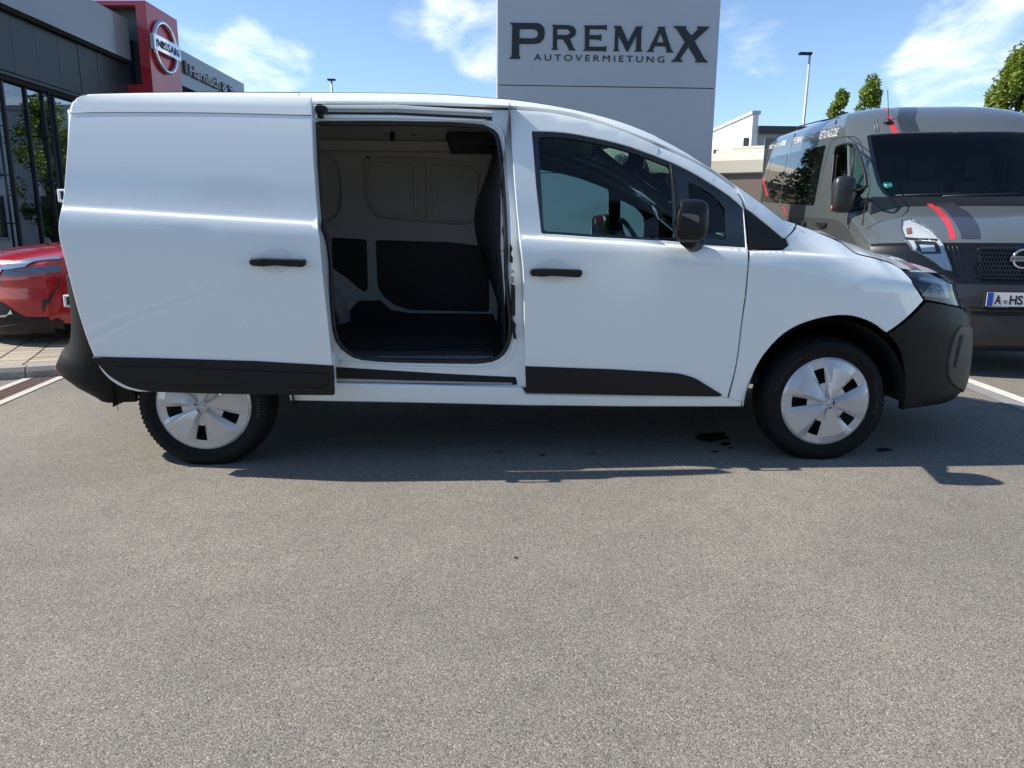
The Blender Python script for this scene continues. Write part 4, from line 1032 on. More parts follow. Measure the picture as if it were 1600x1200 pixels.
# ------------------------------------------------------------------ generic nose-and-side vehicle frame
class Veh:
    def __init__(s, C0, ang, prof, kq, kp, hw, drop, rake=0.0):
        """ang: heading of the back vector, from +Y towards -X; prof: list of (q, z); kq: sweep-back at the corner per station"""
        s.rake = rake; s.dp = 3.2; s.C0 = np.array([C0[0], C0[1], 0.0]); s.l = np.array([cos(ang), sin(ang), 0]); s.b = np.array([-sin(ang), cos(ang), 0])
        s.prof = np.array(prof); s.kq = np.array(kq); s.kp = kp; s.hw = hw; s.drop = np.array(drop); n = len(prof); s.V = np.arange(n)
        s.front = Surf(s.fr, tuple(-s.b), s.gf); s.side = Surf(s.sd, tuple(-s.l), s.gsd)
    def fr(s, a, v):
        a = np.asarray(a, float); v = np.asarray(v, float)
        q = herm(v, s.V, s.prof[:, 0]); z = herm(v, s.V, s.prof[:, 1]); k = herm(v, s.V, s.kq); d = herm(v, s.V, s.drop)
        aa = np.abs(a); q = q+k*aa**s.kp; z = z-d*aa**s.dp
        lat = a*s.hw(z, q); z = s.rk(z, q)
        return tuple(s.C0[i]+s.l[i]*lat+s.b[i]*q+(z if i == 2 else 0) for i in range(3))
    def sd(s, w, z):
        w = np.asarray(w, float); z = np.asarray(z, float); lat = -s.hw(z, w); z = s.rk(z, w)
        return tuple(s.C0[i]+s.l[i]*lat+s.b[i]*w+(z if i == 2 else 0)+0*w for i in range(3))
    def rk(s, z, w): return z+s.rake*np.maximum(np.asarray(w, float)-1.6, 0)*np.clip((z-.35)/.5, 0, 1)
    def gf(s, px):
        best = None
        if not hasattr(s, 'tab'):
            A, Vv = np.meshgrid(np.linspace(-1.1, 1.1, 45), np.linspace(0, len(s.prof)-1, 90)); s.tuv = np.stack([A.ravel(), Vv.ravel()], 1); s.tab = project(s.front.P(s.tuv))
        i = ((s.tab-np.array(px))**2).sum(1).argmin(); return tuple(s.tuv[i])
    def gsd(s, px):
        P = hit(px[0], px[1], s.l, float(s.l@s.C0)-1.0); return (float((P-s.C0)@s.b), float(P[2]))
    def mir(s, v):
        v = np.array(v, float); d = (v-s.C0)@s.l; return v-2*d*s.l
    def edge(s, v):
        v = float(v); return W(float(herm(v, s.V, s.prof[:, 0])+herm(v, s.V, s.kq)), float(herm(v, s.V, s.prof[:, 1])-herm(v, s.V, s.drop)))
    def pt(s, lat, w, z): return tuple(s.C0+s.l*lat+s.b*w+ZU*float(s.rk(z, w)))
    def box(s, mb, l0, l1, w0, w1, z0, z1):
        vs = [s.pt(l_, w_, z_) for z_ in (z0, z1) for (l_, w_) in ((l0, w0), (l1, w0), (l1, w1), (l0, w1))]
        return mb.add(vs, [(0, 3, 2, 1), (4, 5, 6, 7), (0, 1, 5, 4), (1, 2, 6, 5), (2, 3, 7, 6), (3, 0, 4, 7)])
    def wheel(s, lat, w, r, parent, sgn, cover=COVER):
        g = empty('wheel', s.pt(lat, w, r)); g.parent = parent; g.matrix_parent_inverse = parent_world(parent).inverted()
        def tr(vs): return [s.pt(lat+sgn*x[1], w+x[0], max(r+x[2], .003)) for x in vs]
        vs, f = lathe([(.62*r, .0), (.70*r, -.012), (.88*r, -.008), (.97*r, .02), (r, .06), (r, .18), (.95*r, .21), (.6*r, .21)], 56, (0, 0, 0))
        mk('tyre', tr(vs), f, TYRE, g, True)
        vs, f = lathe([(.001, .015), (.15*r, .012), (.2*r, .03), (.56*r, .02), (.61*r, .0), (.62*r, .004)], 40, (0, 0, 0)); mk('rim', tr(vs), f, cover, g, True)

# ------------------------------------------------------------------ grey minibus on the right
AB = radians(-11.3)
GREY = mat('grey_green_paint', (.082, .096, .099), .32, coat=1.0, bump=(1.2, .06, .004))
DGREY = mat('charcoal_foil', (.028, .031, .037), .35, coat=.8)
REDF = mat('red_foil', (.55, .03, .035), .3, coat=.6)
BUMP = mat('dark_grey_bumper', (.020, .022, .026), .42, coat=.3)
def hwb(z, w):
    z = np.asarray(z, float)
    t = np.clip((z-1.05)/1.30, 0, 1.2)
    return 1.03-.13*t**1.4-.15*np.clip((z-2.26)/.17, 0, 1.2)**2.0-.03*np.clip((.6-z)/.4, 0, 1)**2
prof = [(.16, .22), (.02, .30), (0, .45), (.0, .62), (.02, .73), (.05, .83), (.07, .95), (.10, 1.06), (.16, 1.12), (.34, 1.21), (.60, 1.31), (.86, 1.39), (.98, 1.435), (1.18, 1.64), (1.40, 1.88), (1.60, 2.10), (1.70, 2.18), (1.90, 2.33), (2.20, 2.43), (2.60, 2.475), (3.2, 2.49)]
kq = [.30]*3+[.30, .30, .30, .32, .34, .36, .36, .34, .30, .26, .22, .18, .16, .15, .12, .06, .02, .0]
drop = [0]*7+[.0, .03, .05, .06, .06, .05, .03, .03, .03, .035, .04, .05, .06, .06]
BUS = Veh((5.66, 2.09), AB, prof, kq, 2.6, hwb, drop, rake=.06); BUS.dp = 5.0
bus = empty('minibus', BUS.pt(0, 2.8, 0), label='grey minibus with red and charcoal stripes parked nose out on the right', cat='minibus')
bm_ = BUS.mir
VR = len(prof)-1.0
ed = [BUS.edge(v) for v in np.linspace(0, VR, 60)]
def z67(pts, ox, oy, k): return [(ox+x/k, oy+y/k) for x, y in pts]
# px helpers for the three zoomed tracings
t6 = lambda p: z67(p, 1100, 60, 3.2)
t7 = lambda p: z67(p, 1160, 300, 3.636)
t5 = lambda p: z67(p, 1160, 150, 5.454)
t8 = lambda p: z67(p, 1400, 330, 6.0)
LEN = 6.15
# side skin with door window and passenger windows cut out
win_d = t5(rnd([(800, 430), (850, 410), (930, 402), (955, 412), (1000, 520), (1040, 660), (1050, 770), (1000, 800), (760, 800), (755, 760), (768, 640), (780, 500)], [12, 5, 10, 5, 5, 5, 10, 10, 15, 0, 0, 10]))
wind_uv = [W(*p) for p in touv(BUS.side, win_d)]
top_z = 2.43
sidepoly = ed+[W(LEN, top_z), W(LEN, .35), W(5.2, .30)]
ra = [W(4.55+.44*cos(a), .36+.44*sin(a)) for a in np.linspace(-.1, pi+.1, 14)]
fa = [W(1.0+.44*cos(a), .36+.44*sin(a)) for a in np.linspace(-.1, pi+.1, 14)]
sidepoly += ra+[W(3.5, .30)]+fa+[W(.50, .25)]
# windows as (w, z) rectangles
pane1 = touv(BUS.side, t5([(402, 478), (712, 428), (600, 935), (345, 925)])); pane0 = touv(BUS.side, t5([(160, 515), (372, 484), (330, 915), (190, 880)]))
zt_, zb_ = float(np.mean([pane1[0][1], pane1[1][1]])), float(pane1[2][1])
bside, _ = panel('side_panel', BUS.side, sidepoly, GREY, bus, holes=[wind_uv], thick=.03, grid=.10, bev=.006, mirror=bm_)
panel('door_window', BUS.side, [W(*(p)) for p in inset([np.array(q) for q in (wind_uv if area([np.array(q) for q in wind_uv]) > 0 else wind_uv[::-1])], -.01)], GLASS, bside, thick=.004, off=-.012, grid=.12, mirror=bm_)
rim_tube('window_seal', BUS.side, wind_uv, .012, SEAL, bside, off=-.002)
rim_tube('window_bar', BUS.side, t5([(950, 412), (940, 560), (925, 700)]), .010, SEAL, bside, off=-.004, closed=False)
for a, b in ((float(pane1[1][0]), float(pane1[0][0])), (float(pane1[0][0])+.06, float(pane1[0][0])+1.15), (float(pane1[0][0])+1.22, min(LEN-.15, float(pane1[0][0])+2.2))):
    panel('side_window', BUS.side, rnd([W(a, zb_), W(b, zb_), W(b, zt_), W(a, zt_)], .06), mat('privacy_pane', (.004, .005, .006), .02, spec=.9, ior=1.6), bside, thick=.006, off=.004, grid=.15, mirror=bm_)
# shut lines, gutter, handles
for q in (t5([(465, 265), (440, 350), (415, 440), (395, 560), (340, 900), (320, 1100)]), t5([(805, 180), (770, 330), (740, 440), (640, 800), (605, 1130)]), t5([(770, 380), (830, 352), (920, 345), (975, 360), (1010, 420), (1050, 560), (1085, 750), (1040, 950), (1020, 1100)]), t5([(760, 375), (740, 450), (660, 780), (620, 1130)])):
    rim_tube('shut_line', BUS.side, cr(q, sub=3), .0055, SEAL, bside, off=-.003, closed=False)
rim_tube('roof_gutter', BUS.side, t5([(470, 262), (640, 218), (820, 180)]), .009, SEAL, bside, off=.0, closed=False)
for q in ([(475, 1068), (550, 1070), (545, 1112), (500, 1105)], [(650, 1075), (725, 1080), (722, 1115), (690, 1122), (655, 1110)]):
    panel('door_handle', BUS.side, rnd(t5(q), 2), BLKPL, bside, thick=.03, off=.035, grid=.1, bev=.006)
foil = t5([(395, 1022), (600, 1034), (720, 1038), (800, 1050), (860, 1085), (915, 1150), (960, 1230), (980, 1330), (700, 1330), (400, 1200)])
panel('charcoal_side_foil', BUS.side, foil, mat('side_foil', (.05, .055, .058), .35, coat=.8), bside, thick=.002, off=.0015, grid=.12, bev=.0005, mirror=bm_)
panel('red_side_foil', BUS.side, t5([(335, 935), (352, 935), (395, 1025), (375, 1010)]), REDF, bside, thick=.002, off=.003, grid=.1, bev=.0005)
panel('red_side_foil', BUS.side, t5([(172, 690), (186, 700), (222, 860), (208, 850), (176, 730)]), REDF, bside, thick=.002, off=.006, grid=.1, bev=.0005)
WHT = mat('white_foil_lettering', (.75, .76, .78), .5)
for s_, p0, p1 in (('PREMAX-AUTOVERMIETUNG.DE', (428, 410), (812, 338)), ('harnisch-schmid.de', (200, 458), (368, 418))):
    g0 = BUS.side.inv(t5([p0])[0]); g1 = BUS.side.inv(t5([p1])[0]); A = BUS.side.P(g0); B = BUS.side.P(g1); d = B-A; wd_ = np.linalg.norm(d); ux = d/wd_
    nrm_ = -BUS.l; up = np.array([0, 0, 1.0])+BUS.l*.11; up /= np.linalg.norm(up)
    to_ = text_on('side_lettering', s_, A, ux, np.array([0, 0, 1.0]), .1, WHT, bside, depth=.002, width=float(wd_), height=.085, shear=.25, bold=.001)
    for v_ in to_.data.vertices:
        w_ = float((np.array(v_.co)-BUS.C0)@BUS.b); zr = float(v_.co[2])-BUS.rake*max(w_-1.6, 0); n_ = BUS.side.N(np.array([[w_, zr]]))[0]
        v_.co = tuple(BUS.side.P(np.array([w_, zr]))+n_*(.003 if 0 else .004))
    to_.data.update()
# front skin pieces
def fpan(name, pts, m, parent=bus, off=0.0, thick=.02, grid=.06, bev=.004, mirror=bm_, **k):
    return panel(name, BUS.front, pts, m, parent, off=off, thick=thick, grid=grid, bev=bev, mirror=mirror, metric=(1.0, .18), **k)
def frow2(v): return frow(v, -1.0, 1.0, 20)
def frow(v, a0=-1.0, a1=0.0, n=8): return [W(a0+(a1-a0)*i/n, v) for i in range(n+1)]
fpan('roof_cap', frow2(15.75)+frow2(VR)[::-1], GREY, mirror=None)
fpan('bonnet', frow2(7.55)+frow2(11.6)[::-1], GREY, mirror=None)
fpan('scuttle', frow2(11.62)+frow2(12.1)[::-1], BLKPL, mirror=None)
NOSEB = mat('bus_nose_black', (.006, .007, .008), .3, coat=.25, spec=.3)
fpan('nose_panel', frow2(3.6)+frow2(7.5)[::-1], NOSEB, off=-.004, mirror=None)
bumper = fpan('bumper', frow2(0.02)+frow2(4.3)[::-1], BUMP, off=.012, mirror=None)
# pillars beside the windscreen
ws_l = t6([(815, 490), (822, 530), (835, 600), (850, 670), (868, 730), (895, 775), (945, 806)])
wsu = touv(BUS.front, ws_l)
fpan('windscreen_pillar', [W(*p) for p in wsu]+[W(wsu[-1][0]-.0, 12.1), W(-1.0, 12.1)]+[W(-1.0, v) for v in np.linspace(12.4, 15.7, 7)]+[W(float(wsu[0][0])+.02, 15.74), W(0, 15.74), W(0, 15.60), W(float(wsu[0][0])+.03, 15.55)], GREY)
wsg, _ = fpan('windscreen', [W(float(p[0])-.01, float(p[1])) for p in wsu]+[W(0, 12.0), W(0, 15.62)], glass_mat('bus_windscreen', (.62, .74, .72), 1.42), off=-.012, thick=.005)
fpan('screen_border', [W(float(p[0])-.005, float(p[1])) for p in wsu]+[W(0, 12.05), W(0, 12.35)]+[W(float(p[0])+.035, max(float(p[1]), 12.35)) for p in wsu[::-1]]+[], BLKGL, parent=wsg, off=-.008, thick=.003)
fpan('screen_top_band', [W(float(wsu[0][0]), 15.62), W(float(wsu[0][0])+.02, 15.42), W(0, 15.42), W(0, 15.62)], BLKGL, parent=wsg, off=-.008, thick=.003)
# stripes
for pts, m_, nm in ((t7([(1032, 44), (1066, 44), (1130, 100), (1180, 160), (1205, 230), (1209, 268), (1174, 268), (1165, 210), (1135, 155), (1085, 95)]), REDF, 'red_stripe'),
                    (t7([(1082, 44), (1195, 44), (1290, 120), (1340, 190), (1352, 268), (1245, 268), (1205, 170), (1150, 100)]), DGREY, 'charcoal_stripe'),
                    (t6([(872, 352), (895, 352), (945, 410), (972, 472), (945, 473), (920, 415)]), REDF, 'red_stripe'),
                    (t6([(917, 352), (1008, 350), (1055, 405), (1082, 466), (988, 470), (965, 410)]), DGREY, 'charcoal_stripe')):
    fpan(nm, pts, m_, off=.0015, thick=.002, bev=.0005, mirror=None)
for q in (t6([(818, 360), (845, 410), (862, 470)]), t6([(835, 358), (858, 405), (875, 465)])):
    try: rim_tube('roof_bead', BUS.front, q, .006, GREY, bus, off=.002, closed=False)
    except Exception: pass
# head lamp
lo = t7([(905, 172), (935, 162), (990, 180), (1060, 215), (1112, 268), (1150, 330), (1192, 452), (1150, 442), (1085, 395), (1010, 350), (960, 325), (920, 272), (900, 215)])
hl, _ = fpan('headlight', lo, mat('bus_lamp_bowl', (.62, .64, .65), .3, metal=.35), off=.006, thick=.05, grid=.05)
fpan('lens', lo, LENS, parent=hl, off=.03, thick=.03)
fpan('lamp_divider', t7([(925, 262), (1000, 268), (1110, 272), (1108, 282), (1000, 280), (930, 276)]), BLKGL, parent=hl, off=.012, thick=.01)
fpan('lamp_frame', t7([(975, 285), (1100, 290), (1130, 350), (1020, 352), (990, 330)]), mat('lamp_dark_bowl', (.05, .055, .06), .2, metal=.5), parent=hl, off=.014, thick=.008, holes=[t7([(1000, 298), (1085, 302), (1100, 340), (1020, 342)])])
fpan('lamp_tip', t7([(1130, 405), (1155, 400), (1180, 445), (1150, 438)]), mat('lamp_white', (.7, .7, .72), .3), parent=hl, off=.014, thick=.008)
fpan('indicator', rnd(t7([(928, 212), (962, 205), (965, 240), (935, 245)]), 2), AMBER, parent=hl, off=.012, thick=.006)
# grille field with mesh bars and side slots
def agrid(px): return BUS.front.inv(px)
gA = agrid(t8([(755, 345)])[0]); gB = agrid(t8([(850, 650)])[0])
a0g, v1g, v0g = float(gA[0]), float(gA[1]), float(gB[1])
fpan('grille_recess', [W(a0g, v1g), W(a0g+.06, v0g), W(0, v0g), W(0, v1g)], DARK, off=.002, thick=.004)
for k in range(8):
    v = v0g+(v1g-v0g)*(k+.4)/8
    fpan('grille_bar', [W(a0g+.01+.05*(1-k/8), v), W(0, v), W(0, v+.10), W(a0g+.01+.05*(1-k/8), v+.10)], NOSEB, off=.014, thick=.012, bev=.002)
mbx = MB()
for k in range(8):
    for j in range(14):
        a_ = a0g*(1-(j+.5+.5*(k % 2))/14.5); v = v0g+(v1g-v0g)*(k+.4)/8
        P = BUS.front.P(np.array([[a_, v], [a_, v+(v1g-v0g)/8]]))-BUS.b*.010
        mbx.tube([tuple(P[0]), tuple(P[1])], .006, 4, cap=False)
mbx.build('grille_web', NOSEB, bus, kind='stuff')
for k in range(3):
    x = 480+k*42
    fpan('grille_slot', t8([(x, 325), (x+22, 325), (x+72, 560), (x+48, 550)]), NOSEB, off=.0, thick=.003)
# emblem on the grille
ec = BUS.front.P(np.array([0.0, float(agrid(t8([(1190, 445)])[0])[1])])); ec = BUS.C0+BUS.b*((ec-BUS.C0)@BUS.b-.035)+ZU*ec[2]
ring = [tuple(ec+BUS.l*.075*cos(t)+ZU*.072*sin(t)) for t in np.linspace(0, 2*pi, 32, endpoint=False)]
e2 = MB().tube(ring, .010, 8, closed=True).build('emblem_ring', CHROME, bus, True)
mb = MB(); BUS.box(mb, -.10, .10, (ec-BUS.C0)@BUS.b-.016, (ec-BUS.C0)@BUS.b+.01, ec[2]-.02, ec[2]+.02); mb.build('emblem_bar', CHROME, e2)
text_on('lettering', 'NISSAN', ec-BUS.l*.085-BUS.b*.017-ZU*.011, BUS.l, ZU, .03, LETB, e2, depth=.001, width=.17, height=.024)
# lower intake
fpan('lower_intake', rnd(t7([(1280, 648), (1420, 652), (1700, 660), (1700, 705), (1300, 700), (1288, 690)]), 2), DARK, off=.014, thick=.004, mirror=None)
fpan('intake_bar', t7([(1290, 668), (1700, 676), (1700, 682), (1290, 674)]), BUMP, off=.02, thick=.008, mirror=None, bev=.002)
# number plate
pc = np.array(BUS.pt(0, -.035, .652))
plate = MB(); BUS.box(plate, -.26, .26, -.035, -.022, .597, .707); pl = plate.build('number_plate', mat('plate_white', (.72, .72, .70), .35, coat=.4), bus)
mb = MB(); BUS.box(mb, -.272, .272, -.030, .004, .585, .719); mb.build('plate_holder', SEAL, pl)
mb = MB(); BUS.box(mb, -.258, -.215, -.0365, -.0352, .599, .705); mb.build('euro_band', mat('euro_blue', (.01, .08, .42), .4), pl)
PLB = mat('plate_black', (.01, .01, .01), .4)
def ptext(s_, lat, z, w_, h_, m_=PLB): text_on('plate_lettering', s_, np.array(BUS.pt(lat, -.0355, z)), BUS.l, ZU, .07, m_, pl, depth=.001, width=w_, height=h_, bold=.002)
ptext('A', -.203, .615, .05, .074); ptext('HS', -.094, .615, .098, .074); ptext('2', .035, .615, .045, .074)
ptext('D', -.246, .606, .018, .022, WHT)
text_on('holder_lettering', 'Harnisch & Schmid', np.array(BUS.pt(-.24, -.0312, .588)), BUS.l, ZU, .01, WHT, pl, depth=.001, width=.14, height=.007)
mb = MB(); cpt = np.array(BUS.pt(-.123, -.0362, .632)); mb.add([tuple(cpt+BUS.l*.017*cos(t)+ZU*.017*sin(t)) for t in np.linspace(0, 2*pi, 16, endpoint=False)], [tuple(range(16))]); mb.build('seal_sticker', mat('sticker_grey', (.25, .27, .25), .5), pl)
# badge on the windscreen
bc = BUS.front.P(BUS.front.inv(t5([(1238, 760)])[0])); nn = BUS.front.N(np.array([BUS.front.inv(t5([(1238, 760)])[0])]))[0]
t1 = BUS.l; t2 = np.cross(nn, t1); t2 = t2 if t2[2] > 0 else -t2
bc = bc+nn*.002
mk('emission_badge', [tuple(bc+t1*.042*cos(t)+t2*.042*sin(t)) for t in np.linspace(0, 2*pi, 24, endpoint=False)], [tuple(range(24))], mat('badge_green', (.01, .32, .18), .5), wsg)
mk('badge_field', [tuple(bc+nn*.001+t1*x+t2*y) for x, y in ((-.026, -.012), (.026, -.012), (.026, .010), (-.026, .010))], [(0, 1, 2, 3)], WHT, wsg)
# wipers
for (x0, y0, x1, y1) in ((1396, 306, 1500, 303), (1470, 307, 1590, 303)):
    A = BUS.front.P(BUS.front.inv((x0, y0)))-BUS.b*.03; B = BUS.front.P(BUS.front.inv((x1, y1)))-BUS.b*.03; MB().tube([tuple(A), tuple((A+B)/2-BUS.b*.01), tuple(B)], .010, 6).build('wiper', SEAL, bus, True)
# aerial
ab = BUS.front.P(BUS.front.inv((1388, 191))); MB().tube([tuple(ab-ZU*.01), tuple(ab+ZU*.03)], [.05, .02], 8).tube([tuple(ab+ZU*.02), tuple(ab+ZU*.33+BUS.b*.12)], .004, 5).build('aerial', SEAL, bus, True)
# roof behind the cap
V = []; Fc = []; ws_ = np.linspace(3.2, LEN, 9); n = 20
for w_ in ws_:
    for j in range(n+1):
        t = -cos(pi*j/n); z = 2.49-.06*abs(t)**5; P = np.array(BUS.pt(t*float(hwb(2.43, 0)), w_, z)); V.append(tuple(P))
for i in range(8):
    for j in range(n): Fc.append((i*(n+1)+j, i*(n+1)+j+1, (i+1)*(n+1)+j+1, (i+1)*(n+1)+j))
mk('roof', V, Fc, GREY, bus, True)
mb = MB(); BUS.box(mb, -.98, .98, LEN-.02, LEN+.01, .35, 2.40); mb.build('rear_door', GREY, bus)
for s_ in (-1, 1):
    for w_ in (1.0, 4.55): BUS.wheel(s_*1.0, w_, .345, bus, -s_, cover=mat('bus_rim', (.25, .25, .26), .4, metal=.6))
mb = MB(); BUS.box(mb, -.95, .95, .35, 5.5, .32, .42); mb.build('underbody', DARK, bus)
# cab interior
mb = MB(); BUS.box(mb, -.88, .88, 1.0, 1.45, 1.20, 1.50); mb.build('dashboard', GREYIN, bus)
mb = MB(); BUS.box(mb, -.9, .9, 2.75, 2.8, .5, 2.3); BUS.box(mb, -.9, .9, 1.0, 2.75, .5, .55); mb.build('cabin_lining', mat('bus_lining', (.16, .17, .17), .8), bus)
for lat in (-.45, 0.0, .55):
    st = MB(); BUS.box(st, lat-.22, lat+.22, 2.25, 2.40, 1.0, 1.68); b_ = st.build('seat_back', mat('bus_seat', (.05, .055, .06), .9), bus)
    st = MB(); BUS.box(st, lat-.12, lat+.12, 2.30, 2.40, 1.72, 1.93); st.build('headrest', SEAL, b_)
c_ = np.array(BUS.pt(.55, 1.62, 1.50)); MB().tube([tuple(c_+BUS.l*.21*cos(t)+ZU*.15*sin(t)+BUS.b*.14*sin(t)) for t in np.linspace(0, 2*pi, 24, endpoint=False)], .016, 6, closed=True).build('steering_wheel', SEAL, bus, True)
# exterior mirrors
for s_ in (1, -1):
    g = empty('door_mirror', BUS.pt(-s_*1.2, 1.25, 1.6)); g.parent = bus; g.matrix_parent_inverse = parent_world(bus).inverted()
    def q(lat, w_, z): return BUS.pt(-s_*lat, w_, z)
    P1 = hit(1318, 304, BUS.b, float(BUS.b@BUS.C0)+1.15); lat_ = -float((P1-BUS.C0)@BUS.l); zz_ = float(P1[2])
    V = []; Fc = []
    for i in range(15):
        ph = -pi/2+pi*i/14
        for j in range(20):
            th = 2*pi*j/20; sg = lambda w_, e: math.copysign(abs(w_)**e, w_)
            x = sg(cos(ph), .5)*sg(cos(th), .6)*.105; y = sg(cos(ph), .5)*sg(sin(th), .6)*.075; z = sg(sin(ph), .6)*.17
            V.append(q(lat_+x, 1.15+y, zz_+z))
    for i in range(14):
        for j in range(20): Fc.append((i*20+j, i*20+(j+1) % 20, (i+1)*20+(j+1) % 20, (i+1)*20+j))
    mk('mirror_housing', V, Fc, mat('bus_mirror_plastic', (.022, .022, .024), .35, coat=.2), g, True)
    MB().tube([q(lat_-.08, 1.15, zz_+.07), q(.99, 1.15, zz_+.07), q(.93, 1.17, zz_+.03)], [.03, .035, .05], 8).tube([q(lat_-.08, 1.15, zz_-.08), q(1.0, 1.15, zz_-.10), q(.95, 1.2, zz_-.03)], [.03, .03, .05], 8).build('mirror_arm', BLKPL, g, True)
    MB().tube([q(lat_+.10, 1.12, zz_-.10), q(lat_+.10, 1.12, zz_-.16)], [.012, .02], 6).build('indicator', AMBER, g, True)

# ------------------------------------------------------------------ red hatchback on the left
def hwr(z, w):
    z = np.asarray(z, float); w = np.asarray(w, float)
    return .92-.30*np.clip((z-.98)/.62, 0, 1.1)**1.2-.03*np.clip((z-.72)/.3, 0, 1)-.04*np.clip((.35-z)/.2, 0, 1)
prof = [(.14, .17), (.06, .20), (.03, .26), (.0, .36), (.0, .50), (.01, .62), (.02, .72), (.05, .82), (.10, .88), (.30, .95), (.65, 1.01), (1.0, 1.05), (1.15, 1.07), (1.5, 1.27), (1.9, 1.49), (2.2, 1.58), (2.7, 1.62), (3.4, 1.60), (3.9, 1.52)]
kq = [.42]*6+[.40, .38, .36, .34, .30, .26, .22, .16, .12, .10, .05, 0, 0]
drop = [0]*8+[.02, .04, .05, .06, .06, .02, .03, .05, .06, .06, .06]
AR = radians(-46)
cor = hit(92, 524, (0, 0, 1), .18)
_l = np.array([cos(AR), sin(AR)]); _b = np.array([-sin(AR), cos(AR)])
C0r = cor[:2]-_l*.84-_b*.50
RED = mat('red_metallic_paint', (.40, .004, .009), .25, metal=.15, coat=1.0)
CAR = Veh(tuple(C0r), AR, prof, kq, 2.8, hwr, drop)
car = empty('red_car', CAR.pt(0, 2.2, 0), label='red hatchback with slim headlights parked on the paving beside the showroom', cat='car')
cm = CAR.mir
VR = len(prof)-1.0
def rmir(v): return v
# side that the camera sees is the +l side: build panels on the -l side and mirror them
def cpan(name, pts, m, parent=car, off=0.0, thick=.015, grid=.07, bev=.004, mirror=cm, **k):
    return panel(name, CAR.front, pts, m, parent, off=off, thick=thick, grid=grid, bev=bev, mirror=mirror, metric=(.92, .15), **k)
cpan('bonnet', frow2(8.05)+frow2(12.0)[::-1], RED, mirror=None)
cpan('bumper', frow2(3.05)+frow2(8.0)[::-1], RED, mirror=None)
cpan('bumper_skirt', frow2(0.0)+frow2(3.0)[::-1], BLKPL, mirror=None)
cpan('windscreen', frow2(12.1)+frow2(14.9)[::-1], mat('dark_screen', (.01, .012, .014), .03, spec=1.0), off=-.004, mirror=None)
cpan('roof', frow2(14.95)+frow2(VR)[::-1], RED, mirror=None)
edr = [CAR.edge(v) for v in np.linspace(2.6, VR, 50)]
sp_ = edr+[W(4.25, 1.2), W(4.40, .95), W(4.38, .45), W(4.3, .25)]+[W(3.55+.37*cos(a), .33+.37*sin(a)) for a in np.linspace(-.2, pi+.2, 12)]+[W(2.2, .30)]+[W(1.12+.37*cos(a), .33+.37*sin(a)) for a in np.linspace(-.2, pi+.2, 12)]
panel('side_panel', CAR.side, sp_, RED, car, thick=.02, grid=.1, bev=.004, mirror=cm)
panel('side_window', CAR.side, rnd([W(1.45, 1.08), W(3.7, 1.12), W(3.3, 1.46), W(2.1, 1.46)], .04), mat('dark_screen', (.01, .012, .014), .03), car, thick=.004, off=.003, grid=.2, bev=.001, mirror=cm)
panel('arch_cladding', CAR.side, [W(1.12+.41*cos(a), .33+.41*sin(a)) for a in np.linspace(-.15, pi+.15, 16)]+[W(1.12+.37*cos(a), .33+.37*sin(a)) for a in np.linspace(pi+.15, -.15, 16)], BLKPL, car, thick=.01, off=.006, grid=.1, bev=.003, mirror=cm)
mb = MB(); CAR.box(mb, -.8, .8, 4.2, 4.32, .3, 1.3); mb.build('tailgate', RED, car)
mb = MB(); CAR.box(mb, -.8, .8, .45, 4.2, .25, .6); mb.build('underbody', DARK, car)
for s_ in (-1, 1):
    for w_ in (1.12, 3.55): CAR.wheel(s_*.90, w_, .335, car, -s_)
# headlight, brow, grille: traced on the side the camera sees
z3 = lambda p: z67(p, 0, 360, 4.283)
def cp1(name, pts, m, parent=car, off=.004, thick=.012, grid=.05, bev=.003, **k):
    return panel(name, CAR.front, pts, m, parent, off=off, thick=thick, grid=grid, bev=bev, metric=(.92, .15), **k)
hl = cp1('headlight', z3([(20, 282), (60, 262), (150, 258), (260, 245), (330, 240), (405, 236), (418, 262), (380, 280), (250, 292), (110, 305), (30, 305)]), mat('lamp_reflector_grey', (.16, .17, .19), .2, metal=.7), off=.004, label='slim clear headlight')
cp1('lens', z3([(20, 282), (60, 262), (150, 258), (260, 245), (330, 240), (405, 236), (418, 262), (380, 280), (250, 292), (110, 305), (30, 305)]), LENS, parent=hl, off=.012, thick=.008)
cp1('daytime_lamp', z3([(10, 245), (90, 212), (200, 192), (330, 182), (408, 175), (408, 195), (330, 200), (230, 212), (170, 245), (60, 262), (5, 278)]), mat('lamp_silver', (.42, .43, .45), .15, metal=.8), parent=hl, off=.010)
cp1('bumper_crease', z3([(300, 470), (330, 452), (412, 300), (418, 305), (330, 490), (300, 490)]), mat('red_shadow_gap', (.02, .004, .005), .5), off=.002, thick=.003, bev=.001)
cp1('air_duct', z3([(276, 470), (305, 460), (318, 490), (285, 560)]), BLKGL, off=.003, thick=.006)
cp1('lower_trim', z3([(0, 470), (60, 510), (140, 565), (260, 600), (420, 600), (440, 660), (260, 640), (80, 605), (0, 590)]), BLKPL, off=.006)
cp1('skid_plate', z3([(-60, 550), (0, 572), (80, 597), (200, 606), (190, 616), (80, 612), (0, 590), (-60, 570)]), STEEL, off=.012, thick=.008)
cp1('fog_bezel', z3([(48, 578), (78, 530), (90, 560), (140, 572), (100, 585)]), CHROME, off=.014, thick=.008)
gr_ = cpan('grille', [W(-.52, 6.9), W(-.46, 4.2), W(-.2, 3.4), W(0, 3.3), W(0, 7.4), W(-.4, 7.4)], BLKGL, off=.006, thick=.01)[0]
cp1('grille_chrome', z3([(-40, 470), (0, 335), (40, 262), (18, 262), (-10, 320), (-60, 440)]), CHROME, off=.014, thick=.01)

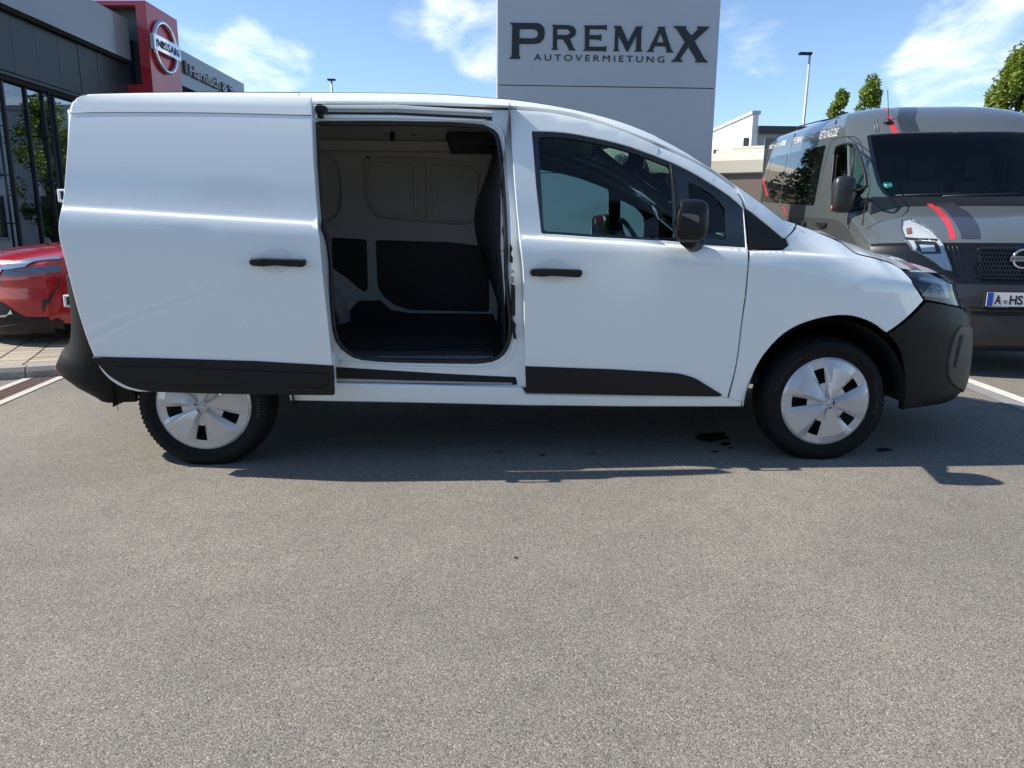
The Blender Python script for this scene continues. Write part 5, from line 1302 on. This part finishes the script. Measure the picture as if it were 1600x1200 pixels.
# ------------------------------------------------------------------ paved forecourt, kerb, drain, painted line
k0 = atG(0, 577, .085); k1 = atG(90, 572, .085); k0[2] = k1[2] = 0; kd = (k1-k0)/np.linalg.norm(k1-k0); kn = np.array([-kd[1], kd[0], 0])
PAVM = [mat('paver_%s' % n, c, .85, var=(30, .12), bump=(140, .3, .002)) for n, c in (('sand', (.33, .285, .21)), ('straw', (.37, .32, .235)), ('buff', (.295, .255, .195)))]
def kp(s_, t_, z=0): return tuple(k0+kd*s_+kn*t_+ZU*z)
HK = .085
fore = mk('pavement', [kp(-30, .13, .03), kp(9, .13, .03), kp(9, 30, .03), kp(-30, 30, .03)], [(0, 1, 2, 3)], mat('joint_sand', (.07, .06, .05), .95, var=(40, .2)), kind='structure')
# the slab beyond the single stones
far = MB(); far.add([kp(-30, 3.05, HK), kp(9, 3.05, HK), kp(9, 30, HK), kp(-30, 30, HK)], [(0, 1, 2, 3)]); far.add([kp(-30, .13, HK), kp(-3.2, .13, HK), kp(-3.2, 3.05, HK), kp(-30, 3.05, HK)], [(0, 1, 2, 3)]); far.add([kp(1.7, .13, HK), kp(9, .13, HK), kp(9, 3.05, HK), kp(1.7, 3.05, HK)], [(0, 1, 2, 3)]); far.add([kp(-3.3, 1.7, HK-.012), kp(1.75, 1.7, HK-.012), kp(1.75, 3.06, HK-.012), kp(-3.3, 3.06, HK-.012)], [(0, 1, 2, 3)])
def brick_mat():
    m = bpy.data.materials.new('distant_paving'); m.use_nodes = True; nt = m.node_tree; b = nt.nodes['Principled BSDF']
    tc = nt.nodes.new('ShaderNodeTexCoord'); mp = nt.nodes.new('ShaderNodeMapping'); mp.inputs['Rotation'].default_value = (0, 0, -atan2(kd[1], kd[0]))
    br = nt.nodes.new('ShaderNodeTexBrick'); br.inputs['Scale'].default_value = 1; br.inputs['Brick Width'].default_value = .24; br.inputs['Row Height'].default_value = .12
    br.inputs['Mortar Size'].default_value = .006; br.inputs['Color1'].default_value = (.33, .285, .21, 1); br.inputs['Color2'].default_value = (.37, .32, .235, 1); br.inputs['Mortar'].default_value = (.14, .12, .1, 1)
    nt.links.new(tc.outputs['Object'], mp.inputs[0]); nt.links.new(mp.outputs[0], br.inputs[0]); nt.links.new(br.outputs[0], b.inputs['Base Color']); b.inputs['Roughness'].default_value = .9
    return m
far.build('distant_paving', brick_mat(), fore, kind='stuff')
# single paving stones, rows across the kerb
bw, bl_ = .20, .20
bms = []
for mm in PAVM:
    bm = bmesh.new(); bmesh.ops.create_cube(bm, size=1)
    for v_ in bm.verts: v_.co = Vector((v_.co.x*.234, v_.co.y*.122, v_.co.z*.06))
    bmesh.ops.bevel(bm, geom=[e for e in bm.edges if all(v_.co.z > 0 for v_ in e.verts)], offset=.005, segments=1, affect='EDGES')
    me = bpy.data.meshes.new('paver'); bm.to_mesh(me); bm.free(); me.materials.append(mm); bms.append(me)
rng = random.Random(3); cnt = 0
for j in range(20):
    for i in range(-13, 7):
        s_ = i*.242+(.121 if False else 0); t_ = .21+j*.142
        P = kp(s_, t_, HK-.03+rng.uniform(-.002, .002))
        if P[0] < -5.4 or (s_ > 1.0 and t_ > 2.2): continue
        if cnt >= 298: break
        q = project(np.array(P))
        if not (-60 < q[0] < 330): continue
        cnt += 1
        o = bpy.data.objects.new('paver', bms[rng.randrange(3)]); COL.objects.link(o); o.location = P; o.rotation_euler = (0, 0, atan2(kd[1], kd[0])+rng.uniform(-.012, .012))
        o.parent = fore
# kerb stones
KM = mat('kerb_granite', (.28, .265, .24), .85, var=(60, .25), bump=(200, .3, .002))
kerb = empty('kerb', kp(0, .06, 0), label=None, kind='structure')
joint_s = float((atG(38, 575, .085)-k0)@kd)
for i in range(-6, 7):
    a = joint_s+i*1.0
    vs = []
    for s_ in (a+.004, a+.996):
        for (t_, z) in ((-.0, -.02), (-.0, HK-.03), (.025, HK+.004), (.125, HK+.004), (.125, -.02)): vs.append(kp(s_, t_, z))
    mk('kerb_stone', vs, [(0, 1, 6, 5), (1, 2, 7, 6), (2, 3, 8, 7), (3, 4, 9, 8), (0, 4, 3, 2, 1), (5, 6, 7, 8, 9)], KM, kerb)
# drain: two concrete edges with an iron grating between
A0, A1 = atG(-40, 651), atG(97, 592); B0, B1 = atG(-40, 617), atG(62, 588)
dd = (A1-A0)/np.linalg.norm(A1-A0); dn = np.array([-dd[1], dd[0], 0]); wdt = float(((B0+B1)/2-A0)@dn)
drain = empty('drain_channel', tuple(A0), kind='structure')
CONC = mat('concrete_edge', (.46, .43, .36), .9, var=(30, .15))
L0, L1 = -8.0, float(min((k0-A0)@dd, 9)); 
tk = lambda s_, t_: float(((A0+dd*s_+dn*t_)-k0)@kn)
def strip(t0, t1, z, m_, nm, par):
    def cut(t_):   # where the strip meets the kerb
        a = tk(0, t_); b_ = tk(1, t_)-a; return min(8.0, -a/b_-.002) if b_ > 0 else 8.0
    P = [tuple(A0+dd*L0+dn*t0+ZU*z), tuple(A0+dd*cut(t0)+dn*t0+ZU*z), tuple(A0+dd*cut(t1)+dn*t1+ZU*z), tuple(A0+dd*L0+dn*t1+ZU*z)]
    lo_ = [(x, y, 0.001) for x, y, _ in P]
    return mk(nm, P+lo_, [(0, 1, 2, 3), (0, 4, 5, 1), (1, 5, 6, 2), (2, 6, 7, 3), (3, 7, 4, 0)], m_, par)
strip(0.0, wdt*.24, .006, CONC, 'channel_edge', drain); strip(wdt*.80, wdt*1.04, .006, CONC, 'channel_edge', drain)
strip(wdt*.242, wdt*.798, .003, mat('channel_pit', (.02, .016, .014), .9), 'channel_pit', drain)
RUST = mat('rusty_iron', (.13, .075, .06), .75, metal=.3, var=(40, .4), bump=(200, .4, .002))
mb = MB(); t0, t1 = wdt*.26, wdt*.78
for k in range(4): 
    t_ = t0+(t1-t0)*k/3
    Pa, Pb = A0+dd*L0+dn*t_, A0+dd*2.6+dn*t_; mb.add([tuple(Pa-dn*.006+ZU*.009), tuple(Pb-dn*.006+ZU*.009), tuple(Pb+dn*.006+ZU*.009), tuple(Pa+dn*.006+ZU*.009)], [(0, 1, 2, 3)])
s_ = L0
while s_ < 2.6:
    Pa, Pb = A0+dd*s_+dn*t0, A0+dd*s_+dn*t1; mb.add([tuple(Pa-dd*.007+ZU*.008), tuple(Pa+dd*.007+ZU*.008), tuple(Pb+dd*.007+ZU*.008), tuple(Pb-dd*.007+ZU*.008)], [(0, 1, 2, 3)]); s_ += .032
mb.build('grating', RUST, drain, kind='stuff')
# painted bay line and the set-stone strip beside it
def gq(pts, z): return [tuple(atG(x, y)+ZU*z) for x, y in pts]
def longstrip(name, pa, pb, pc_, pd, z, m_, ext=(1.5, 12), **k):
    a, b_, c_, d_ = (atG(*q_) for q_ in (pa, pb, pc_, pd))
    u1 = (b_-a)/np.linalg.norm(b_-a); u2 = u1
    mk(name, [tuple(a-u1*ext[0]+ZU*z), tuple(b_+u1*ext[1]+ZU*z), tuple(c_+u1*ext[1]+ZU*z), tuple(d_-u1*ext[0]+ZU*z)], [(0, 1, 2, 3)], m_, kind='structure', **k)
WLINE = mat('worn_white_road_paint', (.55, .53, .47), .8, var=(45, .22))
longstrip('bay_line', (1600, 622.5), (1511, 590.5), (1511, 597), (1600, 632), .004, WLINE, ext=(9, 7))
longstrip('stone_strip', (1600, 632.2), (1511, 597.2), (1511, 606), (1600, 645), .004, mat('set_stone', (.22, .22, .22), .85, var=(25, .15)), ext=(9, 7))
# damp patches under the van
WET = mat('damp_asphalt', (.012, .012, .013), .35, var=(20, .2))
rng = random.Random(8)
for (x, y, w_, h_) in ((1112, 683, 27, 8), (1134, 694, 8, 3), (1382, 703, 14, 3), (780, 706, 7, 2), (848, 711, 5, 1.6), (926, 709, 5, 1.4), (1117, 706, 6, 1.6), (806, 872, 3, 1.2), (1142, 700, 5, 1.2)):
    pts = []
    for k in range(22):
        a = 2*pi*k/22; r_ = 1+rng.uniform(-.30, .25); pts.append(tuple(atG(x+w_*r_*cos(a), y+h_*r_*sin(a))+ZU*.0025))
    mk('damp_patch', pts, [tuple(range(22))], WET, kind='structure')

# ------------------------------------------------------------------ buildings and vehicles behind
WB = mat('white_wall_sheet', (.68, .68, .66), .7, var=(1.2, .04)); WB2 = mat('grey_wall_sheet', (.30, .315, .33), .7)
bx_, by_ = 11.75, 24.0
hall = empty('white_hall', (bx_+8, by_+9, 0), label='white industrial hall with a stepped parapet behind the motorhome', cat='building')
c1 = atY(1177, 173, by_); bx_ = float(c1[0]); zt1 = float(c1[2]); zt0 = float(atY(1190, 197, by_)[2])
MB().box((bx_, by_, 0), (bx_+.22, by_+22, zt1-.12)).build('parapet_wall', WB, hall)
MB().box((bx_-.05, by_-.05, zt1-.12), (bx_+.27, by_+22, zt1)).build('parapet_cap', mat('cap_sheet', (.45, .46, .47), .4), hall)
for k in range(5): MB().box((bx_+.222+k*3.02, by_+.06, 0), (bx_+.222+k*3.02+3.01, by_+.3, zt0-.25)).build('wall_panel', WB2, hall)
MB().box((bx_+.225, by_-.1, zt0-.25), (bx_+16, by_+22, zt0)).build('roof_edge', mat('roof_edge_dark', (.03, .032, .035), .5), hall)
for k in range(3): MB().box((bx_+2+k*4, by_+.03, 1.8), (bx_+3.6+k*4, by_+.058, 3.2)).build('window', mat('far_window', (.02, .025, .03), .05), hall)

back = empty('office_block', (-1.5, 26, 0), label='low pale office block mirrored in the showroom glass', cat='building')
MB().box((-11, 22.0, 0), (4.5, 30, 5.2)).build('wall', WB, back)
MB().box((-11.1, 21.9, 5.2), (4.6, 30.1, 5.35)).build('parapet', mat('cap_sheet', (.45, .46, .47), .4), back)
for i in range(6):
    for z in (1.0, 3.1):
        x = -10+i*2.4; w_ = MB().box((x, 21.94, z), (x+1.0, 21.995, z+1.4)).build('window', mat('far_window', (.02, .025, .03), .05), back)
        MB().box((x-.05, 21.90, z-.08), (x+1.05, 21.97, z-.01)).build('sill', mat('cap_sheet', (.45, .46, .47), .4), w_)

MY = 12.0
m0 = atY(1108, 239, MY); m1 = atY(1110, 272, MY)
mot = empty('motorhome', (6.5, MY+1.1, 0), label='cream and brown motorhome between the grey pylon and the minibus', cat='motorhome')
CRE = mat('cream_gelcoat', (.76, .71, .58), .35, coat=.5); BRN = mat('brown_side', (.26, .21, .165), .4, coat=.3)
bm = MB(); prof_ = [(0, float(m1[2])+.02), (0, float(m0[2])-.16), (.04, float(m0[2])-.06), (.14, float(m0[2])), (2.0, float(m0[2])), (2.14, float(m0[2])-.06), (2.2, float(m0[2])-.2), (2.2, float(m1[2])+.02)]
vs = [(x, MY+t_, z) for x in (3.2, 9.6) for t_, z in prof_]; n = len(prof_)
bm.add(vs, [(i, i+1, n+i+1, n+i) for i in range(n-1)]+[tuple(range(n-1, -1, -1)), tuple(range(n, 2*n))]); bm.build('upper_body', CRE, mot, False)
MB().box((3.22, MY+.03, .45), (9.58, MY+2.17, float(m1[2])+.02), bev=.03).build('lower_body', BRN, mot)
MB().box((3.2, MY-.012, float(m1[2])-.015), (9.6, MY+.028, float(m1[2])+.018)).build('waist_trim', mat('waist_trim_dark', (.12, .10, .085), .4), mot)
h0 = atY(1150, 232, MY+.6); h1 = atY(1187, 232, MY+.6); MB().box((float(h0[0])-.2, MY+.45, float(m0[2])), (float(h1[0])+.3, MY+1.2, float(m0[2])+.10), bev=.03).box((float(h0[0])+.12, MY+.5, float(m0[2])+.1), (float(h1[0])+.3, MY+1.1, float(m0[2])+.17), bev=.02).build('roof_hatch', CRE, mot)
for x in (1125, 1168): P = atY(x, 234, MY+.9); MB().box((float(P[0])-.05, MY+.8, float(m0[2])), (float(P[0])+.06, MY+.95, float(m0[2])+.16+(.22 if x > 1150 else 0)), bev=.01).build('roof_vent', GREYIN, mot)
for x in (4.2, 6.4): MB().box((x, MY-.005, 1.35), (x+1.1, MY+.028, 1.95), bev=.01).build('window', mat('far_window', (.02, .025, .03), .05), mot)
mot.rotation_euler.z = radians(-25)
for x in (4.2, 8.2):
    vs, f = lathe([(.001, 0), (.2, 0), (.33, .02), (.33, .2)], 28, (x, MY+.0, .33)); mk('wheel', vs, f, TYRE, mot, True)

# street lamps
def street_lamp(x, y, z, arm, label, tilt=0.0, T=False):
    g = empty('street_lamp', (x, y, 0), label=label, cat='street lamp')
    MB().tube([(x-tilt, y, 0), (x, y, z-.02)], [.09, .05], 10).build('pole', mat('galvanised_pole', (.42, .45, .46), .5, metal=.4), g, True)
    if T: MB().box((x-.2, y-.1, z), (x+.2, y+.1, z+.08), bev=.02).build('lamp_head', BLKPL, g)
    else: MB().box((x-arm, y-.11, z-.10), (x+.07, y+.11, z), bev=.02).build('lamp_head', BLKPL, g)
P = atY(1266, 82, 30); street_lamp(float(P[0]), 30, float(P[2]), .50, 'tall slim street lamp with a flat head above the grey minibus', tilt=.12)
P = atY(518, 126, 35); street_lamp(float(P[0]), 35, float(P[2]), 0, 'distant small lamp top peeping over the white van roof', T=True)

# ------------------------------------------------------------------ trees
def leaf_mat(name, c1_, c2_):
    m = bpy.data.materials.new(name); m.use_nodes = True; nt = m.node_tree; b = nt.nodes['Principled BSDF']
    g = nt.nodes.new('ShaderNodeNewGeometry'); mx = nt.nodes.new('ShaderNodeMix'); mx.data_type = 'RGBA'
    nt.links.new(g.outputs['Random Per Island'], mx.inputs[0]); mx.inputs[6].default_value = (*c1_, 1); mx.inputs[7].default_value = (*c2_, 1)
    nt.links.new(mx.outputs[2], b.inputs['Base Color']); b.inputs['Roughness'].default_value = .5
    tr = nt.nodes.new('ShaderNodeBsdfTranslucent'); nt.links.new(mx.outputs[2], tr.inputs[0]); ms = nt.nodes.new('ShaderNodeMixShader'); ms.inputs[0].default_value = .38
    o = nt.nodes['Material Output']; nt.links.new(b.outputs[0], ms.inputs[1]); nt.links.new(tr.outputs[0], ms.inputs[2]); nt.links.new(ms.outputs[0], o.inputs[0]); return m
LF = leaf_mat('leaf_green', (.11, .17, .018), (.25, .32, .045)); LD = leaf_mat('leaf_dark', (.03, .06, .015), (.07, .11, .025))
BARK = mat('bark', (.09, .075, .06), .9, var=(14, .3), bump=(30, .5, .01))
def tree(x, y, h, r, label, m=LF, n=5000, leaf=.11, base=.28, seed=1, group=None, shape=1.0):
    R_ = random.Random(seed); g = empty('tree', (x, y, 0), label=label, cat='tree', group=group)
    mb = MB(); mb.tube([(x, y, 0), (x+.03*h*R_.uniform(-1, 1), y, h*.5), (x, y, h*.92)], [.022*h+.03, .013*h+.02, .01], 8)
    cl = []
    for k in range(46):
        t = R_.random()**.8; zc = h*(base+(1-base)*t); rr = r*(1-t**2.2)**.6*(.45+.55*min(1, t*4+.3)); a = R_.uniform(0, 2*pi); d = rr*R_.uniform(.35, 1.0)
        c = (x+d*cos(a), y+d*sin(a), zc); cl.append((c, r*R_.uniform(.16, .34)))
        if k % 3 == 0: mb.tube([(x, y, max(h*.15, zc-.25*h)), ((x+c[0])/2, (y+c[1])/2, zc-.1*h), c], [.012*h*.5+.01, .008, .004], 5)
    for k in range(5): cl.append(((x+R_.uniform(-.12, .12)*r, y, h*(.93+.06*R_.random())-.1), r*.13))
    mb.build('trunk', BARK, g, True)
    V = []; Fc = []
    for i in range(n):
        c, cr_ = cl[R_.randrange(len(cl))]
        v_ = Vector((R_.gauss(0, 1), R_.gauss(0, 1), R_.gauss(0, 1))).normalized()*cr_*R_.random()**.45
        p_ = Vector(c)+Vector((v_.x, v_.y, v_.z*1.25*shape)); a1 = Vector((R_.gauss(0, 1), R_.gauss(0, 1), R_.gauss(0, .6))).normalized(); a2 = a1.cross(Vector((R_.gauss(0, 1), R_.gauss(0, 1), R_.gauss(0, 1)))).normalized()
        s_ = leaf*R_.uniform(.6, 1.3); k = len(V)
        V += [tuple(p_-a1*s_), tuple(p_+a2*s_*.45), tuple(p_+a1*s_), tuple(p_-a2*s_*.45)]; Fc.append((k, k+1, k+2, k+3))
    mk('crown', V, Fc, m, g)
def tree_at(px, py, y, r, label, **k):
    P = atY(px, py, y); tree(float(P[0]), y, float(P[2]), r, label, **k)
tree_at(1316, 146, 33, .85, 'narrow green tree top beside the lamp pole above the minibus roof', seed=3, n=6000)
tree_at(1364, 129, 31, 1.15, 'taller green tree top behind the aerial of the minibus', seed=4, n=9000)
tree_at(1600, 92, 22, 1.55, 'broad sunlit green tree at the right edge', seed=5, n=22000, leaf=.09, base=.2)
tree(-2.3, 18.6, 4.9, 1.05, 'small dense tree mirrored in the showroom glass', m=LF, n=7000, seed=6, base=.25, leaf=.06)
tree(4.55, 9.0, 3.3, .8, 'leafy tree behind the pylon, mirrored in the side windows of the minibus', m=LD, n=14000, seed=7, base=.1, leaf=.05)
tree_at(1567, 160, 34, .7, 'small dark tree top left of the broad tree', m=LD, seed=9, n=3000)

rh = empty('reflection_hall', (2, -26, 0), label='pale hall added out of view behind the camera for the white van paint to reflect', cat='building')  # unseen hall, added to give the paint a horizon band in reflection
MB().box((-22, -34, 0), (20, -26, 4.6)).build('wall', WB2, rh)
MB().box((-22.2, -34.2, 4.6), (20.2, -25.8, 4.85)).build('roof_edge', mat('roof_edge_dark', (.03, .032, .035), .5), rh)
for i in range(7): MB().box((-20+i*5.6, -25.995, .1), (-17+i*5.6, -25.96, 3.2)).build('roller_door', mat('roller_door_grey', (.12, .13, .14), .5), rh)

tree(-4.5, -15, 6.5, 2.1, 'dark leafy tree added behind the camera for the sliding door of the white van to reflect', m=LD, n=7000, seed=21, base=.2, leaf=.16)  # unseen, added for soft dark reflections in the sliding door
tree(5.5, -17, 7.0, 2.3, 'dark leafy tree added behind the camera for the front door of the white van to reflect', m=LD, n=7000, seed=22, base=.2, leaf=.16)  # unseen as well, added for the front door reflection

tree(4.95, 11.3, 4.2, .95, 'second leafy tree behind the pylon, added to fill the minibus window reflection', m=LD, n=12000, seed=31, base=.1, leaf=.055)  # hidden tree added so more of the minibus windows reflects leaves
